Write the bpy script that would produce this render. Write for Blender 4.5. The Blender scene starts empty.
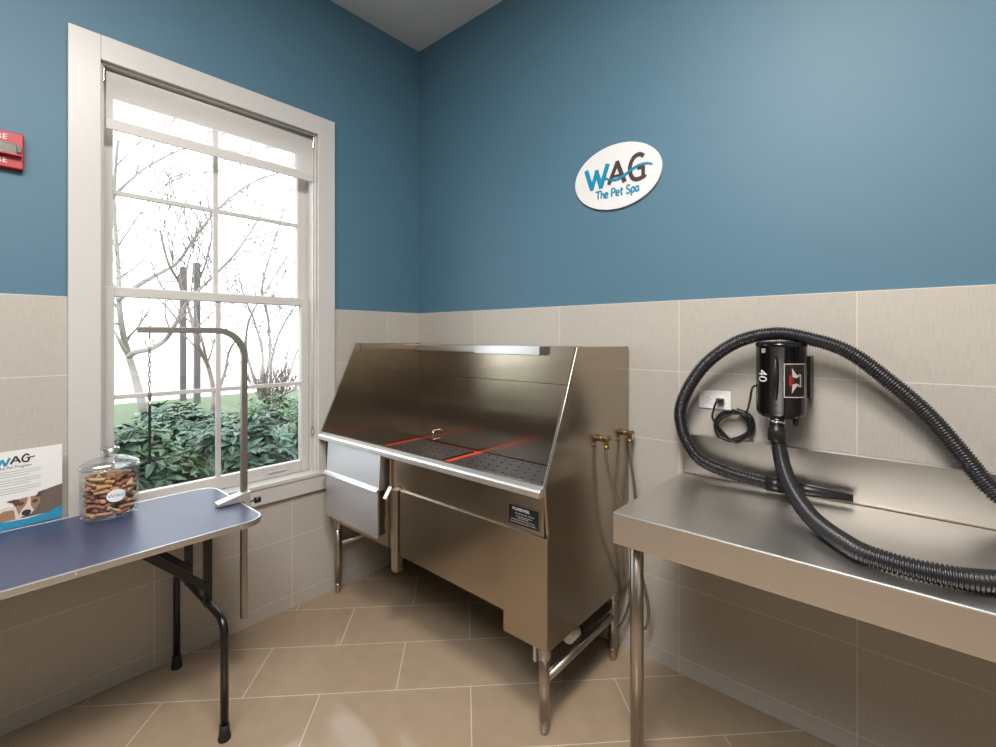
import bpy, bmesh, math, random
import numpy as np
from mathutils import Vector, Matrix
R = random.Random(7)
S = bpy.context.scene
COL = S.collection
PI = math.pi

# ------------------------------------------------------------------ camera
CAM = Vector((2.4623, -2.0282, 1.4394)); YAW = 0.7145; F = 469.75
cd = bpy.data.cameras.new('camera'); cam = bpy.data.objects.new('camera', cd); COL.objects.link(cam)
cam.location = CAM; cam.rotation_euler = (PI/2, 0, YAW)
cd.sensor_width = 36; cd.lens = F/996*36; cd.shift_y = -(373.5-336.82)/996
cd.clip_start = 0.02; cd.clip_end = 300
S.camera = cam

# ------------------------------------------------------------------ helpers
def srgb(r, g, b):
    def f(c):
        c /= 255.0
        return c/12.92 if c <= 0.04045 else ((c+0.055)/1.055)**2.4
    return (f(r), f(g), f(b), 1)

class NT:
    def __init__(s, name):
        s.m = bpy.data.materials.new(name); s.m.use_nodes = True
        s.t = s.m.node_tree; s.t.nodes.clear()
        s.out = s.t.nodes.new('ShaderNodeOutputMaterial')
    def n(s, typ, **kw):
        nd = s.t.nodes.new('ShaderNode'+typ)
        for k, v in kw.items():
            if k.startswith('i_'):
                key = k[2:]
                key = int(key) if key.isdigit() else key.replace('_', ' ')
                s.set(nd.inputs[key], v)
            else: setattr(nd, k, v)
        return nd
    def set(s, inp, v):
        if isinstance(v, bpy.types.NodeSocket): s.t.links.new(v, inp)
        else: inp.default_value = v
    def math(s, op, a, b=0.0, c=0.0):
        nd = s.n('Math', operation=op); s.set(nd.inputs[0], a); s.set(nd.inputs[1], b); s.set(nd.inputs[2], c)
        return nd.outputs[0]
    def mix(s, fac, a, b):
        nd = s.n('Mix', data_type='RGBA'); s.set(nd.inputs[0], fac); s.set(nd.inputs[6], a); s.set(nd.inputs[7], b)
        return nd.outputs[2]
    def noise(s, scale, stretch=(1, 1, 1), detail=2.0, rough=0.5):
        tc = s.n('TexCoord'); mp = s.n('Mapping', i_Scale=stretch)
        s.t.links.new(tc.outputs['Object'], mp.inputs['Vector'])
        nz = s.n('TexNoise', i_Scale=scale, i_Detail=detail, i_Roughness=rough)
        s.t.links.new(mp.outputs[0], nz.inputs['Vector'])
        return nz.outputs[0]
    def ramp(s, fac, lo, hi, a=0.0, b=1.0):
        nd = s.n('MapRange'); s.set(nd.inputs[0], fac); nd.inputs[1].default_value = lo; nd.inputs[2].default_value = hi
        nd.inputs[3].default_value = a; nd.inputs[4].default_value = b
        return nd.outputs[0]
    def bump(s, h, strength=0.2, dist=0.002):
        nd = s.n('Bump', i_Strength=strength, i_Distance=dist); s.set(nd.inputs['Height'], h)
        return nd.outputs[0]
    def bsdf(s, **kw):
        b = s.n('BsdfPrincipled')
        for k, v in kw.items(): s.set(b.inputs[k.replace('_', ' ')], v)
        s.t.links.new(b.outputs[0], s.out.inputs[0])
        return b

def simple(name, col, rough=0.5, metal=0.0, var=0.06, scale=30, **kw):
    t = NT(name)
    f = t.noise(scale, detail=3)
    c1 = tuple(min(1, c*(1-var)) for c in col[:3])+(1,); c2 = tuple(min(1, c*(1+var)) for c in col[:3])+(1,)
    t.bsdf(Base_Color=t.mix(f, c1, c2), Roughness=rough, Metallic=metal, **kw)
    return t.m

def brushed(name, col, rough, stretch, strength=0.02, aniso=0.0, rot=0.25, metal=1.0):
    t = NT(name)
    a = t.noise(700, stretch, detail=3)
    big = t.noise(3.0, detail=3)
    r = t.math('ADD', t.ramp(a, 0.3, 0.7, rough-0.03, rough+0.03), t.ramp(big, 0.3, 0.7, -0.02, 0.03))
    c = t.mix(a, tuple(x*0.95 for x in col[:3])+(1,), tuple(min(1, x*1.04) for x in col[:3])+(1,))
    b = t.bsdf(Base_Color=c, Roughness=r, Metallic=metal, Normal=t.bump(a, strength, 0.0005))
    if aniso:
        tg = t.n('Tangent', direction_type='RADIAL', axis='Z')
        t.t.links.new(tg.outputs[0], b.inputs['Tangent']); b.inputs['Anisotropic'].default_value = aniso; b.inputs['Anisotropic Rotation'].default_value = rot
    return t.m

M = {}
def paint(name, col):
    t = NT(name)
    f = t.noise(2.5, detail=3); g = t.noise(350, detail=2)
    c = t.mix(f, tuple(x*0.96 for x in col[:3])+(1,), tuple(min(1, x*1.04) for x in col[:3])+(1,))
    t.bsdf(Base_Color=c, Roughness=0.55, Normal=t.bump(g, 0.05, 0.001))
    return t.m
M['blue'] = paint('blue_wall_paint', srgb(77, 114, 135))
M['cream'] = paint('cream_wall_paint', srgb(204, 199, 191))
M['taupe'] = paint('taupe_wall_paint', srgb(72, 67, 62))
M['ceiling'] = paint('ceiling_paint', srgb(226, 226, 225))

def tile_mat(name, axis, j0):
    t = NT(name)
    geo = t.n('NewGeometry'); sp = t.n('SeparateXYZ'); t.t.links.new(geo.outputs['Position'], sp.inputs[0])
    u = t.math('DIVIDE', t.math('SUBTRACT', sp.outputs[axis], j0), 0.607)
    v = t.math('DIVIDE', t.math('SUBTRACT', sp.outputs[2], 0.0707), 0.305)
    du = t.math('MULTIPLY', t.math('ABSOLUTE', t.math('SUBTRACT', t.math('FRACT', t.math('ADD', u, 0.5)), 0.5)), 0.607)
    dv = t.math('MULTIPLY', t.math('ABSOLUTE', t.math('SUBTRACT', t.math('FRACT', t.math('ADD', v, 0.5)), 0.5)), 0.305)
    d = t.math('MINIMUM', du, dv)
    mask = t.ramp(d, 0.0011, 0.0022, 1.0, 0.0)
    st = (1, 1, 0.03) if axis == 0 else (1, 1, 0.03)
    lin = t.noise(420, (1, 1, 0.04), detail=2)
    hor = t.noise(420, (0.04, 0.04, 1), detail=2)
    weave = t.math('ADD', t.math('MULTIPLY', lin, 0.65), t.math('MULTIPLY', hor, 0.35))
    cid = t.n('TexWhiteNoise', noise_dimensions='2D'); cb = t.n('CombineXYZ')
    t.set(cb.inputs[0], t.math('FLOOR', u)); t.set(cb.inputs[1], t.math('FLOOR', v)); t.t.links.new(cb.outputs[0], cid.inputs['Vector'])
    base = t.mix(t.ramp(weave, 0.38, 0.62), srgb(176, 171, 163), srgb(187, 181, 173))
    hv = t.n('HueSaturation', i_Color=base); t.set(hv.inputs['Value'], t.ramp(cid.outputs['Value'], 0, 1, 0.96, 1.04))
    c = t.mix(mask, hv.outputs[0], srgb(212, 206, 197))
    h = t.math('SUBTRACT', t.math('MULTIPLY', weave, 0.25), mask)
    t.bsdf(Base_Color=c, Roughness=0.42, Normal=t.bump(h, 0.25, 0.001))
    return t.m
M['tileL'] = tile_mat('linen_wall_tile_left', 1, -0.252)
M['tileR'] = tile_mat('linen_wall_tile_right', 0, 0.5156)

def floor_mat():
    t = NT('floor_tile')
    geo = t.n('NewGeometry'); mp = t.n('Mapping'); t.t.links.new(geo.outputs['Position'], mp.inputs[0])
    mp.inputs['Rotation'].default_value = (0, 0, -PI/4); mp.inputs['Location'].default_value = (-0.332, 0.632, 0)
    br = t.n('TexBrick', offset=0.5, offset_frequency=2)
    t.t.links.new(mp.outputs[0], br.inputs['Vector'])
    br.inputs['Color1'].default_value = srgb(154, 135, 113); br.inputs['Color2'].default_value = srgb(160, 141, 119)
    br.inputs['Mortar'].default_value = srgb(198, 184, 166)
    br.inputs['Scale'].default_value = 1; br.inputs['Mortar Size'].default_value = 0.0022
    br.inputs['Mortar Smooth'].default_value = 0.1; br.inputs['Brick Width'].default_value = 0.606; br.inputs['Row Height'].default_value = 0.3025
    n = t.noise(14, detail=5)
    hv = t.n('HueSaturation', i_Color=br.outputs[0]); t.set(hv.inputs['Value'], t.ramp(n, 0.3, 0.7, 0.95, 1.05))
    t.bsdf(Base_Color=hv.outputs[0], Roughness=t.ramp(n, 0.3, 0.7, 0.09, 0.13), Normal=t.bump(t.math('SUBTRACT', 1.0, br.outputs['Fac']), 0.25, 0.001))
    return t.m
M['floor'] = floor_mat()

M['white'] = simple('white_trim_paint', srgb(198, 196, 193), 0.35, var=0.02)
M['steelX'] = brushed('brushed_steel_along_length', srgb(178, 166, 150), 0.19, (0.01, 1, 1), aniso=0.5, rot=0.0, metal=0.96)
M['steelY'] = brushed('brushed_steel_across', srgb(178, 166, 150), 0.19, (1, 0.01, 1), aniso=0.5, rot=0.0, metal=0.96)
M['steelB'] = brushed('bench_steel', srgb(222, 218, 213), 0.36, (0.01, 1, 1))
M['lip'] = brushed('satin_lip_steel', srgb(232, 230, 228), 0.45, (0.01, 1, 1))
M['drawer'] = brushed('satin_drawer_steel', srgb(222, 224, 230), 0.36, (0.01, 1, 1), aniso=0.7)
M['upstand'] = brushed('upstand_steel', srgb(184, 180, 174), 0.34, (0.01, 1, 1))
M['steelT'] = brushed('steel_tube', srgb(182, 174, 165), 0.30, (1, 1, 0.05))
M['alu'] = brushed('bright_aluminium', srgb(216, 216, 218), 0.3, (0.05, 1, 1))
M['arm'] = brushed('arm_steel', srgb(168, 163, 158), 0.4, (1, 1, 0.05))
M['chrome'] = simple('chrome', srgb(225, 225, 225), 0.12, 1.0, 0.02)
M['brass'] = simple('brass', srgb(150, 126, 88), 0.4, 1.0, 0.1)
M['braid'] = brushed('braided_steel', srgb(170, 168, 165), 0.35, (1, 1, 1), 0.3)
M['black_plastic'] = simple('black_plastic', srgb(20, 20, 22), 0.35)
M['black_gloss'] = simple('black_gloss_enamel', srgb(8, 8, 10), 0.14)
M['hose'] = simple('black_ribbed_hose', srgb(35, 35, 38), 0.30)
M['rubber'] = simple('rubber', srgb(24, 24, 24), 0.7)
M['leg'] = simple('black_powder_coat', srgb(18, 17, 18), 0.28)
M['grate'] = simple('dark_grate', srgb(52, 53, 58), 0.45)
M['orange'] = simple('orange_rubber', srgb(250, 84, 42), 0.4, var=0.04)
M['mat'] = None
M['red'] = simple('red_plastic', srgb(176, 42, 52), 0.35)
M['pure_white'] = simple('white_plastic', srgb(236, 236, 234), 0.35, var=0.01)
M['ink_blue'] = simple('sign_blue', srgb(14, 132, 172), 0.4, var=0.02)
M['ink_brown'] = simple('sign_brown', srgb(70, 56, 58), 0.4, var=0.02)
M['ink_black'] = simple('ink_black', srgb(16, 16, 18), 0.4, var=0.02)
M['ink_grey'] = simple('ink_grey', srgb(150, 150, 152), 0.5, var=0.02)
M['ink_white'] = simple('ink_white', srgb(225, 228, 232), 0.4, var=0.02)
M['silver_print'] = simple('silver_print', srgb(196, 186, 184), 0.4, var=0.1)
M['badge_dark'] = simple('badge_dark_print', srgb(26, 16, 14), 0.3, var=0.1)
M['ink_red'] = simple('ink_red', srgb(158, 36, 34), 0.4, var=0.02)
M['ink_cyan'] = simple('card_cyan', srgb(52, 146, 186), 0.4, var=0.03)
M['dog_tan'] = simple('dog_tan_print', srgb(160, 128, 104), 0.5, var=0.15, scale=80)
M['dog_cream'] = simple('dog_cream_print', srgb(226, 212, 196), 0.5, var=0.05, scale=80)
M['dog_brown'] = simple('dog_brown_print', srgb(98, 74, 62), 0.5, var=0.12, scale=80)
M['dog_dark'] = simple('dog_dark_print', srgb(54, 56, 66), 0.5)
M['card_shade'] = simple('card_brown_print', srgb(112, 98, 92), 0.5, var=0.15, scale=60)

def table_mat():
    t = NT('blue_rubber_table_mat')
    n = t.noise(500, detail=2); b = t.noise(4, detail=4)
    t.bsdf(Base_Color=t.mix(b, srgb(54, 61, 88), srgb(63, 71, 99)), Roughness=0.33, Normal=t.bump(n, 0.15, 0.001))
    return t.m
M['mat'] = table_mat()

def thin_glass(name, tint=(0.97, 0.985, 0.98, 1), f0=0.05, gain=0.8):
    t = NT(name)
    lw = t.n('LayerWeight', i_Blend=0.5)
    fr = t.math('ADD', f0, t.math('MULTIPLY', t.math('POWER', lw.outputs['Facing'], 4.0), gain))
    tr = t.n('BsdfTransparent', i_Color=tint); gl = t.n('BsdfGlossy', i_Roughness=0.02)
    mx = t.n('MixShader'); t.set(mx.inputs[0], fr); t.t.links.new(tr.outputs[0], mx.inputs[1]); t.t.links.new(gl.outputs[0], mx.inputs[2])
    t.t.links.new(mx.outputs[0], t.out.inputs[0])
    return t.m
M['pane'] = thin_glass('window_glass')
M['jar'] = thin_glass('jar_glass', (0.97, 0.98, 0.98, 1), 0.045, 0.6)

def shade_mat():
    t = NT('sheer_shade_fabric')
    w = t.noise(900, detail=1)
    tr = t.n('BsdfTransparent', i_Color=(0.95, 0.95, 0.97, 1)); df = t.n('BsdfDiffuse', i_Color=srgb(240, 237, 232)); tl = t.n('BsdfTranslucent', i_Color=srgb(215, 213, 212))
    m1 = t.n('MixShader', i_0=0.30); t.t.links.new(df.outputs[0], m1.inputs[1]); t.t.links.new(tl.outputs[0], m1.inputs[2])
    m2 = t.n('MixShader'); t.set(m2.inputs[0], t.ramp(w, 0.3, 0.7, 0.42, 0.52)); t.t.links.new(m1.outputs[0], m2.inputs[1]); t.t.links.new(tr.outputs[0], m2.inputs[2])
    t.t.links.new(m2.outputs[0], t.out.inputs[0])
    return t.m
M['shade'] = shade_mat()

def leaf_mat(name, a, b):
    t = NT(name)
    f = t.noise(9, detail=3)
    t.bsdf(Base_Color=t.mix(t.ramp(f, 0.3, 0.7), a, b), Roughness=0.33)
    return t.m
M['leafA'] = leaf_mat('laurel_leaf', srgb(44, 74, 49), srgb(98, 130, 90))
M['leafB'] = leaf_mat('laurel_leaf_blue', srgb(42, 71, 56), srgb(92, 128, 104))
M['bark'] = simple('grey_bark', srgb(150, 142, 138), 0.8, var=0.2, scale=12)
M['bark2'] = simple('brown_bark', srgb(128, 116, 112), 0.8, var=0.2, scale=12)
M['post'] = simple('weathered_post', srgb(104, 96, 98), 0.8, var=0.15, scale=12)
M['lawn'] = simple('winter_grass', srgb(98, 112, 84), 0.9, var=0.25, scale=40)
M['mulch'] = simple('bark_mulch', srgb(96, 78, 66), 0.95, var=0.35, scale=60)
M['paving'] = simple('pale_concrete', srgb(232, 230, 226), 0.8, var=0.04, scale=6)
M['bis_tan'] = simple('biscuit_tan', srgb(196, 154, 106), 0.75, var=0.15, scale=60)
M['bis_red'] = simple('biscuit_red', srgb(168, 110, 90), 0.75, var=0.15, scale=60)
M['bis_brown'] = simple('biscuit_brown', srgb(138, 98, 76), 0.75, var=0.15, scale=60)
M['bis_cream'] = simple('biscuit_cream', srgb(212, 184, 146), 0.75, var=0.12, scale=60)
M['bis_pink'] = simple('biscuit_pink', srgb(200, 146, 120), 0.75, var=0.15, scale=60)
M['drain'] = simple('black_drain_hose', srgb(16, 16, 17), 0.4)

# ---- mesh building
class MB:
    def __init__(s): s.v = []; s.f = []; s.sm = []; s.mi = []; s.cur = 0
    def add(s, vs, fs, smooth=False):
        o = len(s.v); s.v += [tuple(v) for v in vs]
        for f in fs: s.f.append([o+i for i in f]); s.sm.append(smooth); s.mi.append(s.cur)
        return s
    def box(s, x0, x1, y0, y1, z0, z1, mat=None):
        vs = [Vector((x, y, z)) for x in (x0, x1) for y in (y0, y1) for z in (z0, z1)]
        if mat: vs = [mat @ v for v in vs]
        return s.add(vs, [(0, 1, 3, 2), (4, 6, 7, 5), (0, 4, 5, 1), (2, 3, 7, 6), (0, 2, 6, 4), (1, 5, 7, 3)])
    def prism(s, pts, mapf, d0, d1, smooth=False):
        """pts: 2D outline; mapf(a,b,d) -> 3D"""
        n = len(pts)
        vs = [mapf(a, b, d0) for a, b in pts]+[mapf(a, b, d1) for a, b in pts]
        s.add(vs, [list(range(n))[::-1], list(range(n, 2*n))])
        o = len(s.v)-2*n
        for i in range(n):
            j = (i+1) % n; s.f.append([o+i, o+j, o+n+j, o+n+i]); s.sm.append(smooth); s.mi.append(s.cur)
        return s
    def tube(s, pts, r, n=12, cap=True, closed=False):
        pts = [Vector(p) for p in pts]; m = len(pts)
        rs = r if isinstance(r, (list, tuple)) else [r]*m
        T = []
        for i in range(m):
            if closed: t = pts[(i+1) % m]-pts[i-1]
            else: t = pts[min(i+1, m-1)]-pts[max(i-1, 0)]
            T.append(t.normalized() if t.length > 1e-9 else Vector((0, 0, 1)))
        up = Vector((0, 0, 1)) if abs(T[0].z) < 0.9 else Vector((1, 0, 0))
        nrm = (up-T[0]*up.dot(T[0])).normalized()
        vs = []
        for i in range(m):
            if i: nrm = (nrm-T[i]*nrm.dot(T[i])); nrm = nrm.normalized() if nrm.length > 1e-9 else T[i].orthogonal().normalized()
            b = T[i].cross(nrm)
            for k in range(n):
                a = 2*PI*k/n; vs.append(pts[i]+(nrm*math.cos(a)+b*math.sin(a))*rs[i])
        fs = []
        for i in range(m if closed else m-1):
            j = (i+1) % m
            for k in range(n):
                l = (k+1) % n; fs.append((i*n+k, i*n+l, j*n+l, j*n+k))
        s.add(vs, fs, True)
        if cap and not closed:
            o = len(s.v)-m*n
            for ring, rev in ((0, True), (m-1, False)):
                q = [o+ring*n+k for k in range(n)]
                s.f.append(q[::-1] if rev else q); s.sm.append(False); s.mi.append(s.cur)
        return s
    def lathe(s, prof, c, n=32, sx=1.0, sy=1.0, smooth=True, axis='z', cap=True):
        vs = []
        c = Vector(c)
        for (r, h) in prof:
            for k in range(n):
                a = 2*PI*k/n; p = (r*math.cos(a)*sx, r*math.sin(a)*sy, h)
                if axis == 'x': p = (p[2], p[0], p[1])
                if axis == 'y': p = (p[0], p[2], p[1])
                vs.append(c+Vector(p))
        fs = [(i*n+k, i*n+(k+1) % n, (i+1)*n+(k+1) % n, (i+1)*n+k) for i in range(len(prof)-1) for k in range(n)]
        s.add(vs, fs, smooth)
        if cap:
            o = len(s.v)-len(prof)*n
            s.f.append([o+k for k in range(n)][::-1]); s.sm.append(False); s.mi.append(s.cur)
            s.f.append([o+(len(prof)-1)*n+k for k in range(n)]); s.sm.append(False); s.mi.append(s.cur)
        return s
    def ribbon(s, pts, w, mapf, d0, d1, taper=None):
        """flat brush stroke along 2D points"""
        P = [Vector(p) for p in pts]; m = len(P); L = []; Q = []
        for i in range(m):
            t = (P[min(i+1, m-1)]-P[max(i-1, 0)]); t.normalize(); nn = Vector((-t.y, t.x))
            ww = w*(taper[i] if taper else 1)/2
            L.append(P[i]+nn*ww); Q.append(P[i]-nn*ww)
        for i in range(m-1):
            quad = [L[i], Q[i], Q[i+1], L[i+1]]
            s.prism([(q.x, q.y) for q in quad], mapf, d0, d1)
        return s

LOC = {}
def link(name, mb, mats, parent=None, bevel=0.0, seg=2, recalc=True):
    me = bpy.data.meshes.new(name)
    off = LOC.get(parent.name, Vector((0, 0, 0))) if parent else Vector((0, 0, 0))
    me.from_pydata([tuple(Vector(v)-off) for v in mb.v], [], mb.f)
    for p, sm, mi in zip(me.polygons, mb.sm, mb.mi): p.use_smooth = sm; p.material_index = mi
    if recalc:
        bm = bmesh.new(); bm.from_mesh(me); bmesh.ops.recalc_face_normals(bm, faces=bm.faces); bm.to_mesh(me); bm.free()
    for m in (mats if isinstance(mats, (list, tuple)) else [mats]): me.materials.append(m)
    o = bpy.data.objects.new(name, me); COL.objects.link(o)
    if parent: o.parent = parent
    LOC[o.name] = off
    if bevel:
        b = o.modifiers.new('bevel', 'BEVEL'); b.width = bevel; b.segments = seg; b.limit_method = 'ANGLE'; b.angle_limit = math.radians(40)
        b.harden_normals = False
    return o
def empty(name, loc, label, cat, group=None):
    o = bpy.data.objects.new(name, None); COL.objects.link(o); o.location = loc; o.empty_display_size = 0.1
    LOC[o.name] = Vector(loc); tag(o, label, cat, group); return o
def tag(o, label, cat, group=None):
    o['label'] = label; o['category'] = cat
    if group: o['group'] = group
    return o
def struct(name, mb, mats, parent=None, bevel=0.0):
    o = link(name, mb, mats, parent, bevel)
    if not parent: o['kind'] = 'structure'
    return o
def spline(P, k=12, closed=False):
    P = [Vector(p) for p in P]; n = len(P); out = []
    for i in range(n if closed else n-1):
        if closed: a, b, c, d = P[i-1], P[i], P[(i+1) % n], P[(i+2) % n]
        else: a, b, c, d = P[max(i-1, 0)], P[i], P[i+1], P[min(i+2, n-1)]
        for j in range(k):
            t = j/k
            out.append(0.5*((2*b)+(c-a)*t+(2*a-5*b+4*c-d)*t*t+(3*b-a-3*c+d)*t**3))
    if not closed: out.append(P[-1])
    return out
def resample(P, step):
    P = [Vector(p) for p in P]; out = [P[0]]; acc = 0
    for a, b in zip(P, P[1:]):
        L = (b-a).length
        while acc+L >= step*len(out):
            out.append(a.lerp(b, (step*len(out)-acc)/L if L else 0))
        acc += L
    return out
def text(s, size, mb, mapf, d, center=True, squeeze=1.0):
    """flat lettering from the built-in font, mapped onto a surface"""
    cu = bpy.data.curves.new('lettering', 'FONT'); cu.body = s; cu.size = size; cu.resolution_u = 3
    if center: cu.align_x = 'CENTER'; cu.align_y = 'CENTER'
    ob = bpy.data.objects.new('lettering', cu); COL.objects.link(ob)
    dg = bpy.context.evaluated_depsgraph_get(); dg.update()
    me = bpy.data.meshes.new_from_object(ob.evaluated_get(dg))
    mb.add([mapf(v.co.x*squeeze, v.co.y, d) for v in me.vertices], [list(p.vertices) for p in me.polygons])
    bpy.data.meshes.remove(me); bpy.data.objects.remove(ob); bpy.data.curves.remove(cu)

# ================================================================== THE ROOM
H = 3.353; T = 1.596; BB = 0.0707
XW, YW = 4.3, -3.9
WY0, WY1, WZ0, WZ1 = -1.647, -0.721, 0.69, 2.555       # window opening
struct('floor', MB().box(-0.2, XW, YW, 0.2, -0.1, 0), M['floor'])
struct('ceiling', MB().box(-0.2, XW, YW, 0.2, H, H+0.1), M['ceiling'])
w = MB()
for y0, y1, z0, z1 in ((YW, WY0, 0, H), (WY1, 0.2, 0, H), (WY0, WY1, 0, WZ0), (WY0, WY1, WZ1, H)): w.box(-0.2, -0.008, y0, y1, z0, z1)
struct('wall_left', w, M['blue'])
struct('wall_right', MB().box(-0.008, XW, 0.008, 0.2, 0, H), M['blue'])
struct('wall_front', MB().box(-0.2, XW, YW-0.2, YW, 0, H), M['taupe'])
struct('wall_back', MB().box(XW, XW+0.2, YW-0.2, 0.2, 0, H), M['cream'])
struct('unseen_dark_dado', MB().box(XW-0.02, XW, YW, 0, 0, 0.95), M['taupe'])  # unseen dark band, added to cut the light bouncing off the far wall
t = MB()
for y0, y1, z0, z1 in ((YW, WY0, BB, T), (WY1, 0.008, BB, T), (WY0, WY1, BB, WZ0)): t.box(-0.008, 0, y0, y1, z0, z1)
struct('trim_1', t, M['tileL'])
struct('trim_2', MB().box(0, XW, 0, 0.008, BB, T), M['tileR'])
struct('baseboard_left', MB().box(-0.008, 0, YW, 0.008, 0, BB), M['tileL'])
struct('baseboard_right', MB().box(0, XW, 0, 0.008, 0, BB), M['tileR'])

# ---- window: casing, sill, apron, two sashes with panes and muntins
OY0, OY1, OZ1 = -1.746, -0.622, 2.655
c = MB()
c.box(0.0, 0.02, OY0, WY0, WZ0, OZ1).box(0.0, 0.02, WY1, OY1, WZ0, OZ1).box(0.0, 0.0215, WY0, WY1, WZ1, OZ1)
win = struct('window_1', c, M['white'], bevel=0.0025)
j = MB()
j.box(-0.2, 0.0, WY0, WY0+0.008, WZ0, WZ1).box(-0.2, 0.0, WY1-0.008, WY1, WZ0, WZ1).box(-0.2, 0.0, WY0, WY1, WZ1-0.008, WZ1).box(-0.2, 0.0, WY0, WY1, WZ0-0.01, WZ0)
for ys in (WY0+0.008, WY1-0.018): j.box(-0.055, -0.035, ys, ys+0.010, WZ0, WZ1)
for ys in (WY0+0.008, WY1-0.014): j.box(-0.15, -0.095, ys, ys+0.006, WZ0, WZ1)
link('window_frame', j, M['white'], win, 0.001)
link('window_sill', MB().box(-0.06, 0.028, OY0-0.005, OY1+0.005, WZ0-0.016, WZ0+0.006), M['white'], win, 0.004)
link('window_apron', MB().box(0.0, 0.022, OY0, OY1, 0.595, WZ0-0.016), M['white'], win, 0.002)
def sash(name, xc, y0, y1, z0, z1, st, rt, rb, munt):
    m = MB(); hx = 0.017
    m.box(xc-hx, xc+hx, y0, y0+st, z0, z1).box(xc-hx, xc+hx, y1-st, y1, z0, z1)
    m.box(xc-hx, xc+hx, y0+st, y1-st, z1-rt, z1).box(xc-hx, xc+hx, y0+st, y1-st, z0, z0+rb)
    o = link(name, m, M['white'], win, 0.003)
    yc = (y0+y1)/2-0.005; zc = munt; q = MB()
    q.box(xc-0.008, xc+0.008, yc-0.011, yc+0.011, z0+rb, z1-rt).box(xc-0.007, xc+0.007, y0+st, y1-st, zc-0.010, zc+0.010)
    link('muntin', q, M['white'], o, 0.002)
    link('pane', MB().box(xc-0.002, xc+0.002, y0+st-0.005, y1-st+0.005, z0+rb-0.005, z1-rt+0.005), M['pane'], o)
    return o
sash('upper_sash', -0.118, -1.635, -0.733, 1.612, WZ1-0.01, 0.047, 0.075, 0.045, 2.062)
lo = sash('lower_sash', -0.077, -1.635, -0.735, WZ0+0.005, 1.651, 0.044, 0.041, 0.062, 1.182)
lk = MB(); lk.lathe([(0.016, 0), (0.016, 0.006), (0.009, 0.012)], (-0.085, -0.93, 1.651), 16); lk.box(-0.085, -0.055, -0.936, -0.924, 1.657, 1.665)
link('sash_lock', lk, M['white'], lo, 0.001)
link('finger_lift', MB().box(-0.06, -0.052, -0.96, -0.86, 0.722, 0.732), M['white'], lo, 0.003)

# ---- roller shade
sh = empty('roller_shade', (-0.03, -1.184, 2.54), 'half-sheer white roller shade pulled down over the top of the window', 'roller shade')
link('roller', MB().tube([(-0.031, WY0+0.02, 2.520), (-0.031, WY1-0.02, 2.520)], 0.0185, 20), M['white'], sh)
link('fabric', MB().box(-0.0125, -0.0115, WY0+0.020, WY1-0.018, 2.335, 2.524), M['shade'], sh)
link('hem_bar', MB().box(-0.016, -0.008, WY0+0.020, WY1-0.018, 2.294, 2.338), simple('hem_bar_fabric', srgb(204, 202, 199), 0.6, var=0.02), sh, 0.002)
for y in (WY0+0.010, WY1-0.016): link('bracket', MB().box(-0.058, -0.008, y, y+0.005, 2.485, 2.545), M['chrome'], sh, 0.001)
link('pull_chain', MB().tube([(-0.02, WY1-0.014, 2.52), (-0.02, WY1-0.013, 0.93)], 0.0022, 6).tube([(-0.028, WY1-0.014, 2.52), (-0.028, WY1-0.013, 0.93)], 0.0022, 6), M['pure_white'], sh)
link('chain_holder', MB().box(-0.032, -0.012, WY1-0.022, WY1-0.008, 0.90, 0.94), M['chrome'], sh, 0.002)

# ---- fire alarm strobe at the left edge
fa = empty('fire_alarm', (-0.008, -1.93, 2.118), 'red square fire alarm strobe on the blue wall left of the window', 'fire alarm')
FY0, FY1, FZ0, FZ1 = -1.995, -1.866, 2.050, 2.180
link('housing', MB().box(-0.010, 0.022, FY0, FY1, FZ0, FZ1), M['red'], fa, 0.004)
link('strobe_lens', MB().prism([(-1.975, 2.098), (-1.884, 2.098), (-1.884, 2.136), (-1.975, 2.136)], lambda a, b, d: (d, a, b), 0.022, 0.042).prism([(-1.884, 2.102), (-1.873, 2.110), (-1.873, 2.126), (-1.884, 2.134)], lambda a, b, d: (d, a, b), 0.022, 0.038), M['chrome'], fa, 0.003)
link('lens_tray', MB().box(0.022, 0.046, -1.979, -1.872, 2.092, 2.098), M['red'], fa, 0.001)
for zz in (2.158, 2.074):
    tx = MB(); text('FIRE', 0.026, tx, lambda a, b, d: (d, a-1.932, b+zz), 0.0228); link('lettering', tx, M['ink_white'], fa)

# ---- oval WAG sign
SX, SZ = 1.437, 2.191
sg = empty('wall_sign', (SX, 0.008, SZ), 'white oval pet spa sign with blue and brown lettering on blue wall', 'sign')
link('plate', MB().prism([(SX+0.2205*math.cos(a), SZ+0.152*math.sin(a)) for a in [2*PI*k/72 for k in range(72)]], lambda a, b, d: (a, d, b), 0.008, -0.005), simple('sign_white', srgb(222, 222, 223), 0.35, var=0.01), sg, 0.0015)
K = 0.0058    # sign drawing unit
def sg_map(a, b, d): return (SX+a*0.97-0.001, d+0.005, SZ+b+0.006)
def crv(pts, k=8): return [(p.x, p.y) for p in spline([(x, y, 0) for x, y in pts], k)]
b = MB()
b.ribbon([(-0.160, 0.055), (-0.126, -0.046)], 0.022, sg_map, -0.010, -0.0125)
b.ribbon([(-0.129, -0.046), (-0.098, 0.044)], 0.020, sg_map, -0.0101, -0.0126)
b.ribbon([(-0.103, 0.044), (-0.076, -0.046)], 0.022, sg_map, -0.0102, -0.0127)
b.ribbon([(-0.079, -0.046), (-0.040, 0.062)], 0.022, sg_map, -0.0103, -0.0128)
link('letter', b, M['ink_blue'], sg)
b = MB()
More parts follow.
